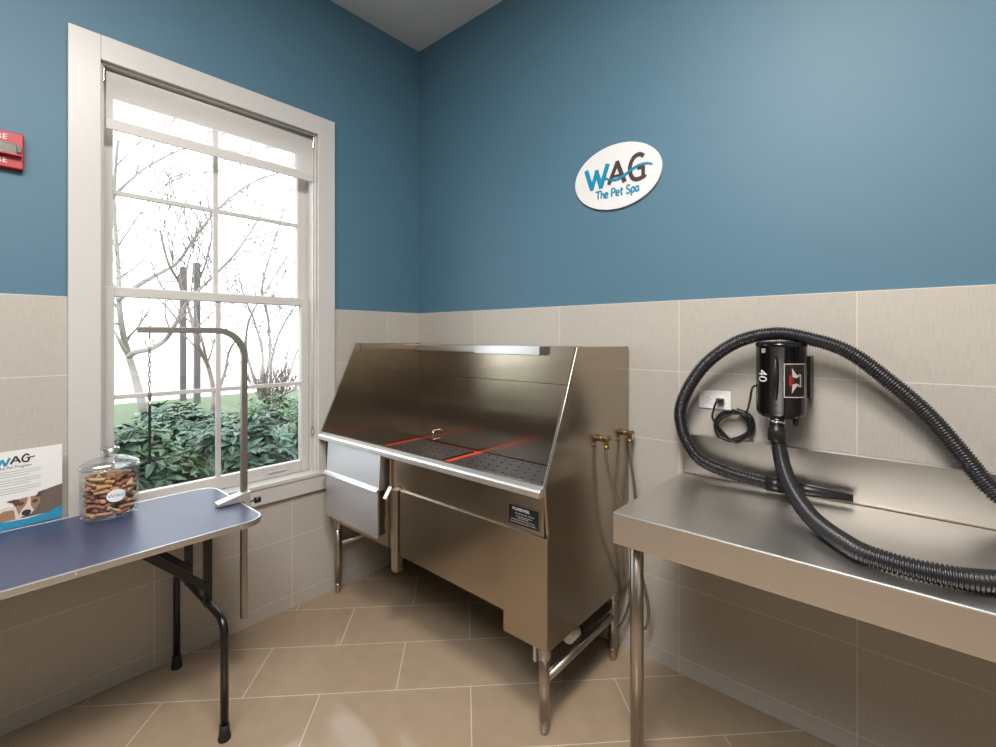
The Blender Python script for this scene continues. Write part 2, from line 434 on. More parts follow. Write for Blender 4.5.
b.ribbon([(-0.035, -0.038), (0.012, 0.062)], 0.019, sg_map, -0.0100, -0.0125).ribbon([(0.008, 0.062), (0.048, -0.042)], 0.021, sg_map, -0.0101, -0.0126).ribbon([(-0.016, -0.006), (0.028, -0.004)], 0.012, sg_map, -0.0102, -0.0127)
link('letter', b, M['ink_brown'], sg)
b = MB()
b.ribbon(crv([(0.143, 0.055), (0.122, 0.068), (0.095, 0.060), (0.077, 0.030), (0.076, -0.004), (0.090, -0.034), (0.115, -0.043), (0.143, -0.036), (0.147, -0.030)]), 0.019, sg_map, -0.0100, -0.0125).ribbon([(0.140, -0.040), (0.140, 0.008)], 0.017, sg_map, -0.0101, -0.0126).ribbon([(0.112, 0.006), (0.148, 0.006)], 0.014, sg_map, -0.0102, -0.0127)
link('letter', b, M['ink_brown'], sg)
b = MB()
pts = crv([(-0.062, 0.006), (-0.035, -0.014), (0.0, -0.022), (0.04, -0.014), (0.082, 0.006), (0.125, 0.019), (0.160, 0.019), (0.186, 0.008)], 8)
b.ribbon(pts, 0.0105, sg_map, -0.0128, -0.0138, [0.5+0.7*math.sin(PI*i/(len(pts)-1)) for i in range(len(pts))])
link('tail_swoosh', b, M['ink_blue'], sg)
# hand lettering: The Pet Spa
GL = {'T': [[(-.1, 1), (.75, 1.02)], [(.34, 1), (.28, 0)]], 'h': [[(.08, 1), (.05, 0)], [(.05, .42), (.28, .6), (.45, .45), (.46, 0)]], 'e': [[(.05, .32), (.45, .38), (.42, .58), (.22, .66), (.05, .45), (.06, .12), (.25, -.02), (.48, .1)]],
      'P': [[(.1, 1), (.08, 0)], [(.05, .95), (.4, 1.02), (.58, .8), (.45, .52), (.1, .45)]], 't': [[(.24, .95), (.2, .1), (.36, 0)], [(.02, .62), (.46, .66)]], 'S': [[(.58, .92), (.35, 1.02), (.12, .85), (.2, .58), (.48, .45), (.55, .18), (.32, -.02), (.04, .1)]],
      'p': [[(.08, .62), (.06, -.38)], [(.08, .5), (.3, .66), (.48, .45), (.42, .12), (.22, 0), (.08, .1)]], 'a': [[(.45, .6), (.2, .64), (.04, .35), (.12, .04), (.32, .06), (.45, .3)], [(.46, .62), (.46, 0)]]}
ADV = {'T': .72, 'h': .58, 'e': .6, 'P': .68, 't': .5, 'S': .7, 'p': .6, 'a': .6, ' ': .36}
def hand(s, x, y, h, wd, mb, mapf, d0, d1):
    for ch in s:
        for i, st in enumerate(GL.get(ch, [])):
            st = [(x+a*h, y+q*h) for a, q in st]
            mb.ribbon(crv(st, 5) if len(st) > 2 else st, wd, mapf, d0-0.0001*i, d1-0.0001*i)
        x += ADV[ch]*h
b = MB(); hand('The Pet Spa', -0.104, -0.097, 0.036, 0.0074, b, sg_map, -0.010, -0.0118)
link('lettering', b, M['ink_blue'], sg)

# ================================================================== DOG WASH TUB
X0, X1, YB = 0.012, 1.504, -0.655
tub = empty('dog_wash_tub', (0.75, -0.33, 0.0), 'large stainless steel dog bathing tub standing in the tiled corner', 'dog bathtub')
yz = lambda a, b, d: (d, a, b)
xz = lambda a, b, d: (a, d, b)
link('side_panel', MB().prism([(-0.012, 0.315), (-0.012, 1.396), (-0.455, 1.400), (-0.668, 0.905), (-0.648, 0.72), (-0.645, 0.315)], yz, X1-0.012, X1), M['steelY'], tub, 0.0015)
link('side_panel', MB().prism([(-0.012, 0.42), (-0.012, 1.400), (-0.494, 1.404), (-0.712, 0.920), (-0.690, 0.88), (-0.655, 0.42)], yz, 0.024, 0.034), M['steelY'], tub, 0.0015)
bk = link('back_panel', MB().box(0.034, X1-0.012, -0.024, -0.012, 0.60, 1.392), M['steelX'], tub, 0.001)
link('seam', MB().box(0.19, 1.175, -0.0255, -0.024, 1.1965, 1.1995), M['black_plastic'], bk)
for k in range(6): link('rivet', MB().box(0.27+0.17*k, 0.276+0.17*k, -0.0275, -0.024, 1.196, 1.202), M['chrome'], bk)
link('ledge', MB().box(0.036, 0.568, -0.050, -0.024, 1.350, 1.390), M['steelB'], bk, 0.003)
link('ledge', MB().box(0.576, 1.045, -0.068, -0.024, 1.343, 1.392), M['alu'], bk, 0.003)
link('side_hem', MB().box(0.034, 0.040, -0.465, -0.05, 1.355, 1.395), M['steelY'], tub, 0.002)
br = MB(); br.tube(spline([(0.205, -0.024, 0.845), (0.205, -0.055, 0.845), (0.215, -0.06, 0.835), (0.215, -0.06, 0.80), (0.205, -0.055, 0.79), (0.205, -0.024, 0.79)], 5), 0.005, 8)
link('hose_hook', br, M['chrome'], bk)
# basin
link('basin_floor', MB().box(0.034, X1-0.012, -0.634, -0.024, 0.742, 0.748), M['steelX'], tub)
link('basin_front', MB().box(0.034, X1-0.012, -0.639, -0.634, 0.742, 0.90), M['steelX'], tub)
# rolled lip (profile in y,z)
lp = [(-0.655, 0.868), (-0.655, 0.900), (-0.658, 0.9055), (-0.664, 0.9065), (-0.684, 0.8975), (-0.690, 0.890), (-0.690, 0.873), (-0.686, 0.868)]
for xa, xb in ((0.022, 0.5315), (0.5335, 1.492)):
    m = MB().prism(lp, yz, xa, xb); m.v = [(x, y-0.036*(1-x/1.5), z+0.008*(1-x/1.5)) for x, y, z in m.v]
    link('front_lip', m, M['lip'], tub, 0.002)
# grates with real holes
def grate(x0, x1, y0, y1, z0, z1, cell=0.060, hole=0.0085):
    m = MB(); rows = int((y1-y0)/cell); cy = (y1-y0)/rows
    for r in range(rows):
        ya = y0+r*cy; off = 0 if r % 2 else cell/2; xs = x0+0.012+off
        if xs > x0: m.add([(x0, ya, z1), (xs, ya, z1), (xs, ya+cy, z1), (x0, ya+cy, z1)], [(0, 1, 2, 3)])
        while xs+cell <= x1-0.004:
            mx, my = xs+cell/2, ya+cy/2
            out = [(xs+cell, my), (xs+cell, ya+cy), (mx, ya+cy), (xs, ya+cy), (xs, my), (xs, ya), (mx, ya), (xs+cell, ya)]
            inn = [(mx+hole*math.cos(PI/4*k), my+hole*math.sin(PI/4*k)) for k in range(8)]
            vs = [(a, q, z1) for a, q in out]+[(a, q, z1) for a, q in inn]+[(a, q, z0) for a, q in inn]
            m.add(vs, [(k, (k+1) % 8, 8+(k+1) % 8, 8+k) for k in range(8)]+[(8+k, 8+(k+1) % 8, 16+(k+1) % 8, 16+k) for k in range(8)])
            xs += cell
        m.add([(xs, ya, z1), (x1, ya, z1), (x1, ya+cy, z1), (xs, ya+cy, z1)], [(0, 1, 2, 3)])
    e = [(x0, y0), (x1, y0), (x1, y1), (x0, y1)]
    for k in range(4):
        (a, q), (c_, d_) = e[k], e[(k+1) % 4]
        m.add([(a, q, z0), (c_, d_, z0), (c_, d_, z1), (a, q, z1)], [(0, 1, 2, 3)])
    return m
link('floor_grate', grate(0.068, 0.555, -0.630, -0.045, 0.750, 0.772), M['grate'], tub, recalc=False)
link('floor_grate', grate(0.622, X1-0.018, -0.630, -0.034, 0.750, 0.772), M['grate'], tub, recalc=False)
og = MB(); og.box(0.036, 0.056, -0.632, -0.026, 0.748, 0.770).box(0.582, 0.612, -0.632, -0.026, 0.748, 0.772).box(0.048, 0.582, -0.036, -0.026, 0.748, 0.766)
link('orange_trim', og, M['orange'], tub, 0.002)['label'] = 'orange rubber edging between the dark floor grates'
# front
link('front_apron', MB().box(0.588, 1.488, -0.655, -0.640, 0.715, 0.872), M['steelX'], tub, 0.001)
link('lower_panel', MB().prism([(0.668, 0.718), (1.508, 0.722), (1.508, 0.322), (1.306, 0.322), (1.306, 0.400), (0.668, 0.412)], xz, -0.650, -0.664), M['steelX'], tub, 0.0015)
link('drawer_housing', MB().box(0.034, 0.560, -0.652, -0.20, 0.415, 0.735).box(0.034, 0.560, -0.652, -0.642, 0.735, 0.868), M['steelX'], tub, 0.001)
link('upright', MB().box(0.590, 0.600, -0.664, -0.63, 0.43, 0.868), M['steelX'], tub, 0.001)
link('upright', MB().prism([(0.612, -0.640), (0.612, -0.672), (0.640, -0.680), (0.660, -0.672), (0.660, -0.640)], lambda a, b, d: (a, b, d), 0.332, 0.716), M['steelT'], tub, 0.001)
link('pull_tab', MB().box(-0.010, 0.012, -0.003, 0.003, -0.030, 0.030, Matrix.Translation((0.622, -0.700, 0.706)) @ Matrix.Rotation(math.radians(-35), 4, 'X') @ Matrix.Rotation(math.radians(0), 4, 'Y')), M['pure_white'], tub, 0.001)
d1 = link('drawer_front', MB().prism([(-0.690, 0.870), (-0.700, 0.870), (-0.709, 0.716), (-0.703, 0.700), (-0.655, 0.700), (-0.655, 0.870)], yz, 0.083, 0.566), M['drawer'], tub, 0.001)
link('drawer_pull', MB().prism([(-0.706, 0.714), (-0.709, 0.717), (-0.729, 0.703), (-0.726, 0.699)], yz, 0.076, 0.568), M['drawer'], d1, 0.0008)
d2 = link('drawer_front', MB().box(0.083, 0.560, -0.712, -0.700, 0.474, 0.696), M['drawer'], tub, 0.0015)
link('drawer_box', MB().box(0.10, 0.548, -0.700, -0.652, 0.480, 0.695), M['steelY'], d2)
# legs, rails
def tubleg(x, y, top):
    o = link('leg', MB().lathe([(0.019, 0.055), (0.019, top)], (x, y, 0), 20), M['steelT'], tub)
    link('foot', MB().lathe([(0.011, 0.0), (0.015, 0.006), (0.016, 0.035), (0.0165, 0.055)], (x, y, 0), 20), M['steelT'], o, 0)
    link('collar', MB().lathe([(0.021, top-0.06), (0.024, top-0.055), (0.024, top-0.005), (0.021, top)], (x, y, 0), 20), M['steelT'], o)
tubleg(1.470, -0.628, 0.33); tubleg(1.473, -0.105, 0.33); tubleg(0.045, -0.618, 0.42); tubleg(0.045, -0.10, 0.42)
link('cross_rail', MB().tube([(1.472, -0.615, 0.194), (1.473, -0.12, 0.194)], 0.016, 16), M['steelT'], tub)
link('cross_rail', MB().tube([(0.045, -0.60, 0.27), (0.045, -0.12, 0.27)], 0.014, 16), M['steelT'], tub)
link('leg_bracket', MB().box(1.440, 1.452, -0.655, -0.61, 0.262, 0.40), M['alu'], tub, 0.001)
dp = resample([(1.452, -0.375, 0.252), (1.452, -0.14, 0.252)], 0.004)
link('drain_pipe', MB().tube(dp, [0.028+0.004*math.cos(i*PI/2) for i in range(len(dp))], 16), M['drain'], tub)
link('drain_coupling', MB().lathe([(0.027, -0.445), (0.027, -0.385)], (1.452, 0, 0.252), 16, axis='y'), M['pure_white'], tub)
# nameplate
npz = link('nameplate', MB().box(1.326, 1.470, -0.6575, -0.655, 0.737, 0.812), M['ink_black'], tub, 0.0006)
npz['label'] = 'black maker plate with white lettering'
bd = MB(); z0, z1, x0, x1 = 0.737, 0.812, 1.326, 1.470
bd.box(x0, x1, -0.6582, -0.6576, z1-0.002, z1).box(x0, x1, -0.6582, -0.6576, z0, z0+0.002).box(x0, x0+0.002, -0.6582, -0.6576, z0, z1).box(x1-0.002, x1, -0.6582, -0.6576, z0, z1)
link('plate_border', bd, M['chrome'], npz)
tx = MB(); text('FOREVER', 0.0165, tx, lambda a, b, d: (1.386+a, d, 0.7965+b), -0.6584, squeeze=1.2)
link('lettering', tx, M['ink_white'], npz)
tx = MB(); rq = random.Random(5)
for zz, xa, xb in ((0.7815, 1.358, 1.448), (0.7715, 1.362, 1.440), (0.7655, 1.372, 1.420), (0.7575, 1.340, 1.452), (0.7485, 1.336, 1.456)):
    x = xa
    while x < xb:
        L = rq.uniform(0.006, 0.014); tx.ribbon([(x, zz), (min(x+L, xb), zz)], 0.0026, lambda a, b, d: (a, d, b), -0.6578, -0.6583); x += L+0.003
link('fine_print', tx, M['ink_grey'], npz)['kind'] = 'stuff'
# valves and supply hoses on the right side
def valve(y, z, pts, r=0.0062):
    v = MB(); v.lathe([(0.013, 0), (0.013, 0.010), (0.009, 0.011), (0.009, 0.014), (0.014, 0.015), (0.014, 0.026), (0.010, 0.027), (0.010, 0.036)], (X1, y, z), 12, axis='x')
    v.tube([(X1+0.030, y-0.016, z), (X1+0.030, y+0.026, z)], 0.010, 10); v.tube([(X1+0.030, y, z+0.006), (X1+0.030, y, z-0.034)], 0.009, 10)
    v.lathe([(0.012, -0.040), (0.012, -0.026)], (X1+0.030, y, z), 6)
    o = link('valve', v, M['brass'], tub)
    link('supply_hose', MB().tube(spline(pts, 10), r, 10), M['braid'], o)
valve(-0.277, 1.018, [(1.530, -0.277, 0.98), (1.534, -0.272, 0.92), (1.545, -0.245, 0.82), (1.566, -0.20, 0.71), (1.575, -0.14, 0.56), (1.556, -0.085, 0.42), (1.530, -0.055, 0.30), (1.545, -0.045, 0.18), (1.60, -0.05, 0.16), (1.62, -0.06, 0.26), (1.585, -0.055, 0.40)])
valve(-0.060, 1.009, [(1.530, -0.060, 0.97), (1.537, -0.055, 0.88), (1.556, -0.05, 0.72), (1.556, -0.045, 0.52), (1.54, -0.04, 0.36), (1.525, -0.04, 0.25), (1.49, -0.05, 0.14), (1.42, -0.05, 0.06)])

# ================================================================== STAINLESS BENCH
bx0, bx1, bf, bz = 1.752, 3.35, -0.645, 0.877
bn = empty('steel_bench', (2.5, -0.32, 0), 'long stainless steel work bench against the right wall with upstand', 'work bench')
pr = [(-0.004, bz-0.006), (-0.004, 1.036), (-0.020, 1.036), (-0.020, bz), (-0.020, bz), (bf+0.006, bz), (bf+0.0015, bz-0.0015), (bf, bz-0.006), (bf, bz-0.100), (bf+0.006, bz-0.100), (bf+0.006, bz-0.008), (-0.03, bz-0.008)]
link('bench_top', MB().prism(pr[5:], yz, bx0, bx1), M['steelB'], bn, 0.0008)
link('upstand', MB().prism([(-0.004, bz-0.008), (-0.004, 1.036), (-0.016, 1.036), (-0.020, 1.032), (-0.020, bz+0.001), (-0.021, bz), (-0.021, bz-0.008)], yz, bx0, bx1), M['upstand'], bn)
link('end_skirt', MB().box(bx0, bx0+0.004, bf+0.006, -0.03, bz-0.100, bz-0.008), M['steelB'], bn)
for x in (1.792, 3.30): 
    o = link('leg', MB().lathe([(0.0215, 0.05), (0.0215, bz-0.02)], (x, -0.555, 0), 24), M['steelT'], bn)
    link('foot', MB().lathe([(0.012, 0), (0.017, 0.006), (0.019, 0.05)], (x, -0.555, 0), 20), M['steelT'], o)
link('cross_rail', MB().tube([(1.792, -0.555, 0.2), (1.792, -0.555, 0.2001)], 0.001, 4), M['steelT'], bn) if False else None

# ================================================================== WALL OUTLET
ot = empty('wall_outlet', (1.874, 0, 1.183), 'white horizontal double power outlet on tile left of the dryer', 'power outlet')
link('cover_plate', MB().box(1.814, 1.936, -0.006, 0.0, 1.146, 1.220), M['pure_white'], ot, 0.002)
for xx in (1.851, 1.899):
    s_ = link('socket', MB().prism([(xx+0.0165*max(-1, min(1, 1.25*math.cos(a))), 1.183+0.0145*max(-1, min(1, 1.25*math.sin(a)))) for a in [2*PI*k/24 for k in range(24)]], xz, -0.006, -0.0085), M['pure_white'], ot)
    link('slots', MB().box(xx-0.006, xx+0.002, -0.0088, -0.0084, 1.1885, 1.1905).box(xx-0.006, xx+0.001, -0.0088, -0.0084, 1.1755, 1.1775).box(xx+0.006, xx+0.010, -0.0088, -0.0084, 1.181, 1.185), M['ink_black'], s_)

# ================================================================== PET DRYER
DC = Vector((2.127, -0.102, 0)); DR = 0.0785
vd = Vector((CAM.x-DC.x, CAM.y-DC.y, 0)).normalized(); vr = Vector((-vd.y, vd.x, 0))
dr = empty('pet_dryer', (DC.x, DC.y, 1.15), 'black canister pet dryer on the tile wall with a ribbed hose', 'pet dryer')
def dpt(ang, z, off=0.0): return Vector((DC.x, DC.y, z))+(vd*math.cos(ang)+vr*math.sin(ang))*(DR+off)
can = link('canister', MB().lathe([(0.050, 1.152), (0.060, 1.155), (0.071, 1.163), (0.0772, 1.176), (0.0772, 1.185), (DR, 1.187), (DR, 1.402), (DR+0.002, 1.404), (DR+0.002, 1.414), (DR-0.004, 1.420), (0.03, 1.424)], (DC.x, DC.y, 0), 64), M['black_gloss'], dr)
A = math.radians
hd = []
for i in range(17):
    t_ = i/16; hd.append(dpt(A(-11), 1.222+0.145*t_, 0.002+0.010*math.sin(PI*t_)))
link('handle', MB().tube(hd, [0.003+0.007*math.sin(PI*i/16)**0.7 for i in range(17)], 12), M['black_plastic'], dr)
# decals, wrapped round the canister
def wrap(a, b, d): return dpt(a/DR, b, d)
def patch(mb, a0, a1, z0, z1, d, n=10):
    vs = []
    for i in range(n+1):
        a = A(a0+(a1-a0)*i/n); vs += [dpt(a, z0, d), dpt(a, z1, d)]
    mb.add(vs, [(2*i, 2*i+2, 2*i+3, 2*i+1) for i in range(n)], True); return mb
bz0, bz1 = 1.232, 1.348
bdg = link('badge', patch(MB(), 6, 62, bz0, bz1, 0.0005), M['badge_dark'], dr, recalc=False)
bdg['label'] = 'black badge with silver wings and red mark'
e = MB(); patch(e, 6, 62, bz1-0.003, bz1, 0.0012); patch(e, 6, 62, bz0, bz0+0.003, 0.0012); patch(e, 6, 8, bz0, bz1, 0.0012, 2); patch(e, 60, 62, bz0, bz1, 0.0012, 2)
link('badge_border', e, M['silver_print'], bdg, recalc=False)
def badge_map(a, b, d): return dpt(A(34)+a/DR, 1.290+b, d)
for sgn in (1, -1):
    e = MB(); e.prism([(-0.0145, sgn*0.044), (-0.0125, sgn*0.013), (0.001, sgn*0.009), (0.0045, sgn*0.017), (-0.006, sgn*0.030)][::sgn], badge_map, 0.0009, 0.0015)
    e.prism([(0.004, sgn*0.010), (0.011, sgn*0.014), (0.012, sgn*0.024), (0.005, sgn*0.017)][::sgn], badge_map, 0.0009, 0.0015)
    link('wing', e, M['silver_print'], bdg)
e = MB()
for y0_, y1_ in ((-0.022, -0.015), (-0.0135, -0.006), (-0.0045, 0.004), (0.0055, 0.012), (0.0135, 0.021)): e.ribbon([(0.0165, y0_), (0.0165, y1_)], 0.0042, badge_map, 0.0009, 0.0015)
link('fine_print', e, M['silver_print'], bdg)['kind'] = 'stuff'
e = MB(); e.ribbon([(-0.0185, -0.018), (-0.0185, 0.018)], 0.0085, badge_map, 0.0009, 0.0015); e.ribbon([(-0.010, -0.009), (-0.010, 0.009)], 0.0035, badge_map, 0.0009, 0.0015)
link('red_mark', e, M['ink_red'], bdg)
e = MB(); text('40', 0.056, e, lambda a, b, d: dpt(A(-46)+b/DR*0.9, 1.302-a, d), 0.0012, squeeze=0.78)
link('number_decal', e, M['ink_white'], dr, recalc=False)
link('sticker', patch(MB(), -48, -36, 1.383, 1.399, 0.0008, 4), M['ink_grey'], dr, recalc=False)
link('screw', MB().lathe([(0.004, 0), (0.003, 0.004)], dpt(A(-11), 1.205, 0)+Vector((0, 0, 0)), 10, axis='y'), M['chrome'], dr)
# wall mount
link('wall_mount', MB().box(2.196, 2.212, -0.072, 0.0, 1.222, 1.372).box(2.09, 2.196, -0.028, 0.0, 1.24, 1.36), M['black_plastic'], dr, 0.002)
OX = DC+vr*-0.012+vd*0.012
link('outlet_collar', MB().lathe([(0.026, 1.132), (0.026, 1.144), (0.023, 1.146), (0.023, 1.153)], (OX.x, OX.y, 0), 24), M['chrome'], dr)
kn = OX+vd*0.028
link('clamp_screw', MB().tube([kn+vr*-0.014+Vector((0, 0, 1.142)), kn+vr*0.014+Vector((0, 0, 1.142))], 0.006, 10).lathe([(0.008, 1.148), (0.010, 1.156), (0.004, 1.160)], (kn.x, kn.y, 0), 12), M['chrome'], dr)
kb = DC+vr*0.044+vd*0.02
link('switch_knob', MB().lathe([(0.009, 1.130), (0.010, 1.134), (0.010, 1.154)], (kb.x, kb.y, 0), 14), M['black_plastic'], dr)

# hose
rh = 0.0245
hz = bz+rh+0.001
HP = [(OX.x, OX.y, 1.134), (OX.x+0.001, OX.y-0.006, 1.09), (2.124, -0.117, 1.052), (2.145, -0.165, 0.990), (2.190, -0.262, 0.938), (2.262, -0.395, hz+0.004), (2.356, -0.530, hz), (2.416, -0.568, hz), (2.504, -0.576, hz), (2.605, -0.542, hz), (2.72, -0.43, hz+0.003), (2.77, -0.25, 0.915), (2.735, -0.10, 0.935), (2.655, -0.062, 0.992), (2.588, -0.060, 1.092), (2.519, -0.066, 1.193), (2.440, -0.078, 1.281), (2.325, -0.096, 1.386), (2.215, -0.104, 1.432), (2.105, -0.104, 1.4505), (1.976, -0.100, 1.416), (1.852, -0.092, 1.314), (1.770, -0.082, 1.165), (1.770, -0.070, 1.050), (1.828, -0.064, 0.952), (1.93, -0.072, 0.918), (2.035, -0.076, hz+0.002), (2.095, -0.080, hz)]
path = spline(HP, 24)
step = 0.0021
rp = resample(path, step)
rad = []
for i in range(len(rp)):
    rad.append(rh-0.0020+0.0029*math.cos(2*PI*i/4) )
hs = link('hose', MB().tube(rp, rad, 22), M['hose'], dr)
link('hose_cuff', MB().lathe([(0.0275, 1.072), (0.0285, 1.075), (0.0285, 1.112), (0.0265, 1.115), (0.0255, 1.117), (0.0240, 1.119), (0.0240, 1.136)], (OX.x, OX.y-0.004, 0), 24), M['black_plastic'], hs)
n0 = Vector((2.075, -0.0785, hz)); nd = Vector((0.265, 0.020, -0.004)).normalized()
prof = [(0, 0.0262), (0.055, 0.0262), (0.056, 0.0235), (0.085, 0.0235), (0.086, 0.0215), (0.105, 0.0205), (0.106, 0.0222), (0.13, 0.0215), (0.255, 0.0125), (0.256, 0.0100)]
link('nozzle', MB().tube([n0+nd*d for d, r in prof], [r for d, r in prof], 22), M['black_plastic'], hs)
# cord
yc = -0.034
cc = Vector((1.952, yc, 1.092))
cp = [tuple(dpt(A(-86), 1.262, -0.004)), tuple(dpt(A(-86), 1.258, 0.008)), (2.025, -0.07, 1.235), (2.014, -0.05, 1.19), (1.998, yc, 1.150)]
for k in range(5):
    for q in range(8):
        a = PI*0.30-2*PI*q/8-0.16*k; ks = (1.0, 0.80, 0.94, 0.72, 0.88)[k]; kt = (1.0, 0.86, 0.72, 0.94, 0.82)[k]
        u, v = 0.075*ks*math.cos(a), 0.062*kt*math.sin(a)
        tl = A(30); cp.append((cc.x+u*math.cos(tl)-v*math.sin(tl), yc+0.010-0.0045*k-0.003*math.sin(a*2), cc.z-0.012*(1-kt)+u*math.sin(tl)+v*math.cos(tl)))
for q in range(5):
    a = 1.08-PI*0.24*q; u, v = 0.071*math.cos(a), 0.060*math.sin(a); tl = A(30)
    cp.append((cc.x+u*math.cos(tl)-v*math.sin(tl), yc-0.013, cc.z+u*math.sin(tl)+v*math.cos(tl)))
cp += [(1.884, yc-0.012, 1.105), (1.882, yc-0.008, 1.145), (1.890, -0.036, 1.178), (1.900, -0.030, 1.183)]
co = link('power_cord', MB().tube(spline(cp, 8), 0.0042, 8), M['black_plastic'], dr)
link('plug', MB().box(1.886, 1.914, -0.032, -0.009, 1.175, 1.192), M['black_plastic'], co, 0.004)

# ================================================================== GROOMING TABLE
tz = 0.757; tx0, tx1, ty0, ty1, tr = 0.066, 0.634, -2.47, -1.256, 0.07
gt = empty('grooming_table', (0.35, -1.86, 0), 'folding grooming table with blue top and black legs under the window', 'grooming table')
def rrect(x0, x1, y0, y1, r, n=8):
    P = []
    for cx, cy, a0 in ((x1-r, y1-r, 0), (x0+r, y1-r, 90), (x0+r, y0+r, 180), (x1-r, y0+r, 270)):
        P += [(cx+r*math.cos(A(a0+90*k/n)), cy+r*math.sin(A(a0+90*k/n))) for k in range(n+1)]
    return P
xyz = lambda a, b, d: (a, b, d)
top = link('tabletop', MB().prism(rrect(tx0+0.006, tx1-0.006, ty0+0.006, ty1-0.006, tr-0.006), xyz, tz-0.020, tz-0.001), M['mat'], gt)
o_, i_ = rrect(tx0, tx1, ty0, ty1, tr), rrect(tx0+0.007, tx1-0.007, ty0+0.007, ty1-0.007, tr-0.007)
n = len(o_); m = MB()
vs = [(x, y, z) for z in (tz-0.022, tz+0.0005) for x, y in o_]+[(x, y, z) for z in (tz-0.022, tz+0.0005) for x, y in i_]
fs = []
for k in range(n):
    l = (k+1) % n; fs += [(k, l, n+l, n+k), (2*n+k, 3*n+k, 3*n+l, 2*n+l), (n+k, n+l, 3*n+l, 3*n+k), (k, 2*n+k, 2*n+l, l)]
m.add(vs, fs)
link('edge_trim', m, M['alu'], top, 0.002)
for y in (-1.345, -1.56, -1.80, -2.1): link('screw', MB().lathe([(0.004, 0), (0.003, 0.0025)], (tx1, y, tz-0.011), 8, axis='x'), M['chrome'], top)
def legset(yl, sgn):
    rr = 0.0135
    pts = [(0.622, yl, 0.03), (0.622, yl, 0.36)]+[(0.572+0.05*math.cos(A(a)), yl, 0.375+0.05*math.sin(A(a))) for a in (0, 18, 36, 54, 72, 90)]
    pts += [(0.116+0.05*math.cos(A(a)), yl, 0.375+0.05*math.sin(A(a))) for a in (90, 108, 126, 144, 162, 180)]+[(0.066, yl, 0.36), (0.066, yl, 0.03)]
    o = link('leg', MB().tube(pts, rr, 14), M['leg'], gt)
    for x in (0.622, 0.066):
        link('rubber_foot', MB().lathe([(0.020, 0), (0.021, 0.008), (0.0165, 0.03), (0.016, 0.055)], (x, yl, 0), 14), M['rubber'], o)
    for x in (0.450, 0.225):
        link('upright', MB().box(x-0.013, x+0.013, yl-0.013, yl+0.013, 0.415, tz-0.021), M['leg'], gt, 0.002)
        a_, b_ = Vector((x+0.018, yl, 0.485)), Vector((x+0.018, yl-0.245*sgn, tz-0.03))
        dd = (b_-a_); L = dd.length; q = Vector((0, 1*sgn*-1, 0)).rotation_difference(dd.normalized()) if False else dd.to_track_quat('Y', 'Z')
        link('brace', MB().box(-0.004, 0.004, 0.0, L, -0.014, 0.014, Matrix.Translation(a_) @ q.to_matrix().to_4x4()), M['leg'], gt, 0.002)
legset(-1.400, 1); legset(-2.325, -1)

# ---- arm clamped at the table end
ax, ay = 0.378, -1.243
ga = empty('tether_stand', (ax, ay, tz), 'bent steel grooming arm clamped to the table end by the window', 'grooming arm')
pth = [(ax, ay, 0.268), (ax, ay, 1.36)]+[(ax, ay-0.105+0.105*math.cos(A(k)), 1.36+0.105*math.sin(A(k))) for k in range(10, 91, 8)]+[(ax, -1.602, 1.465)]
def flat_tube(path, hw, hd):
    m = MB(); P = [Vector(p) for p in path]; ring = []
    for i, p_ in enumerate(P):
        t_ = (P[min(i+1, len(P)-1)]-P[max(i-1, 0)]).normalized(); nx = Vector((1, 0, 0)); nn = t_.cross(nx)
        ring.append([p_+nx*hw+nn*hd, p_-nx*hw+nn*hd, p_-nx*hw-nn*hd, p_+nx*hw-nn*hd])
    vs = [v for r_ in ring for v in r_]; fs = [(4*i+k, 4*i+(k+1) % 4, 4*i+4+(k+1) % 4, 4*i+4+k) for i in range(len(P)-1) for k in range(4)]
    fs += [(3, 2, 1, 0), tuple(4*(len(P)-1)+k for k in range(4))]
    return m.add(vs, fs)
link('arm_post', flat_tube(pth, 0.011, 0.0115), M['arm'], ga, 0.002)
cl = Matrix.Translation((ax, ay, 0)) 
link('clamp_jaw', MB().prism([(0.020, tz-0.035), (0.020, tz+0.040), (-0.012, tz+0.036), (-0.104, tz+0.016), (-0.104, tz+0.002), (-0.006, tz+0.002), (-0.004, tz-0.035)], lambda a, b, d: (ax+d, ay+a, b), -0.021, 0.021), M['lip'], ga, 0.003)
link('clamp_knob', MB().tube([(ax-0.002, ay+0.018, tz-0.012), (ax-0.002, ay+0.052, tz-0.012)], 0.004, 8).tube([(ax-0.002, ay+0.045, tz-0.012), (ax-0.002, ay+0.066, tz-0.012)], 0.013, 9), M['black_plastic'], ga)
link('eye_bolt', MB().tube([(ax, -1.566, 1.474), (ax, -1.566, 1.436)], 0.003, 8).lathe([(0.005, 1.4745), (0.005, 1.482)], (ax, -1.566, 0), 6), M['arm'], ga)
# ---- loop hanging from the arm
lx, ly = ax, -1.566
gl = empty('grooming_loop', (lx, ly, 1.0), 'thin dark tether with chain links hanging from the grooming arm', 'grooming tether')
link('ring', MB().tube([(lx, ly+0.013*math.cos(2*PI*k/20), 1.418+0.016*math.sin(2*PI*k/20)) for k in range(20)], 0.0022, 8, closed=True), M['chrome'], gl)
ch = MB()
for k in range(9):
    zc = 1.392-0.018*k; ang = 0 if k % 2 else PI/2
    ch.tube([(lx+0.004*math.cos(q)*math.sin(ang), ly+0.004*math.cos(q)*math.cos(ang), zc+0.011*math.sin(q)) for q in [2*PI*i/12 for i in range(12)]], 0.0022, 6, closed=True)
link('chain', ch, M['arm'], gl)
link('snap_hook', MB().lathe([(0.003, 1.205), (0.006, 1.215), (0.006, 1.235), (0.003, 1.242)], (lx, ly, 0), 10).tube([(lx, ly, 1.205), (lx, ly, 1.175)], 0.0042, 8), M['arm'], gl)
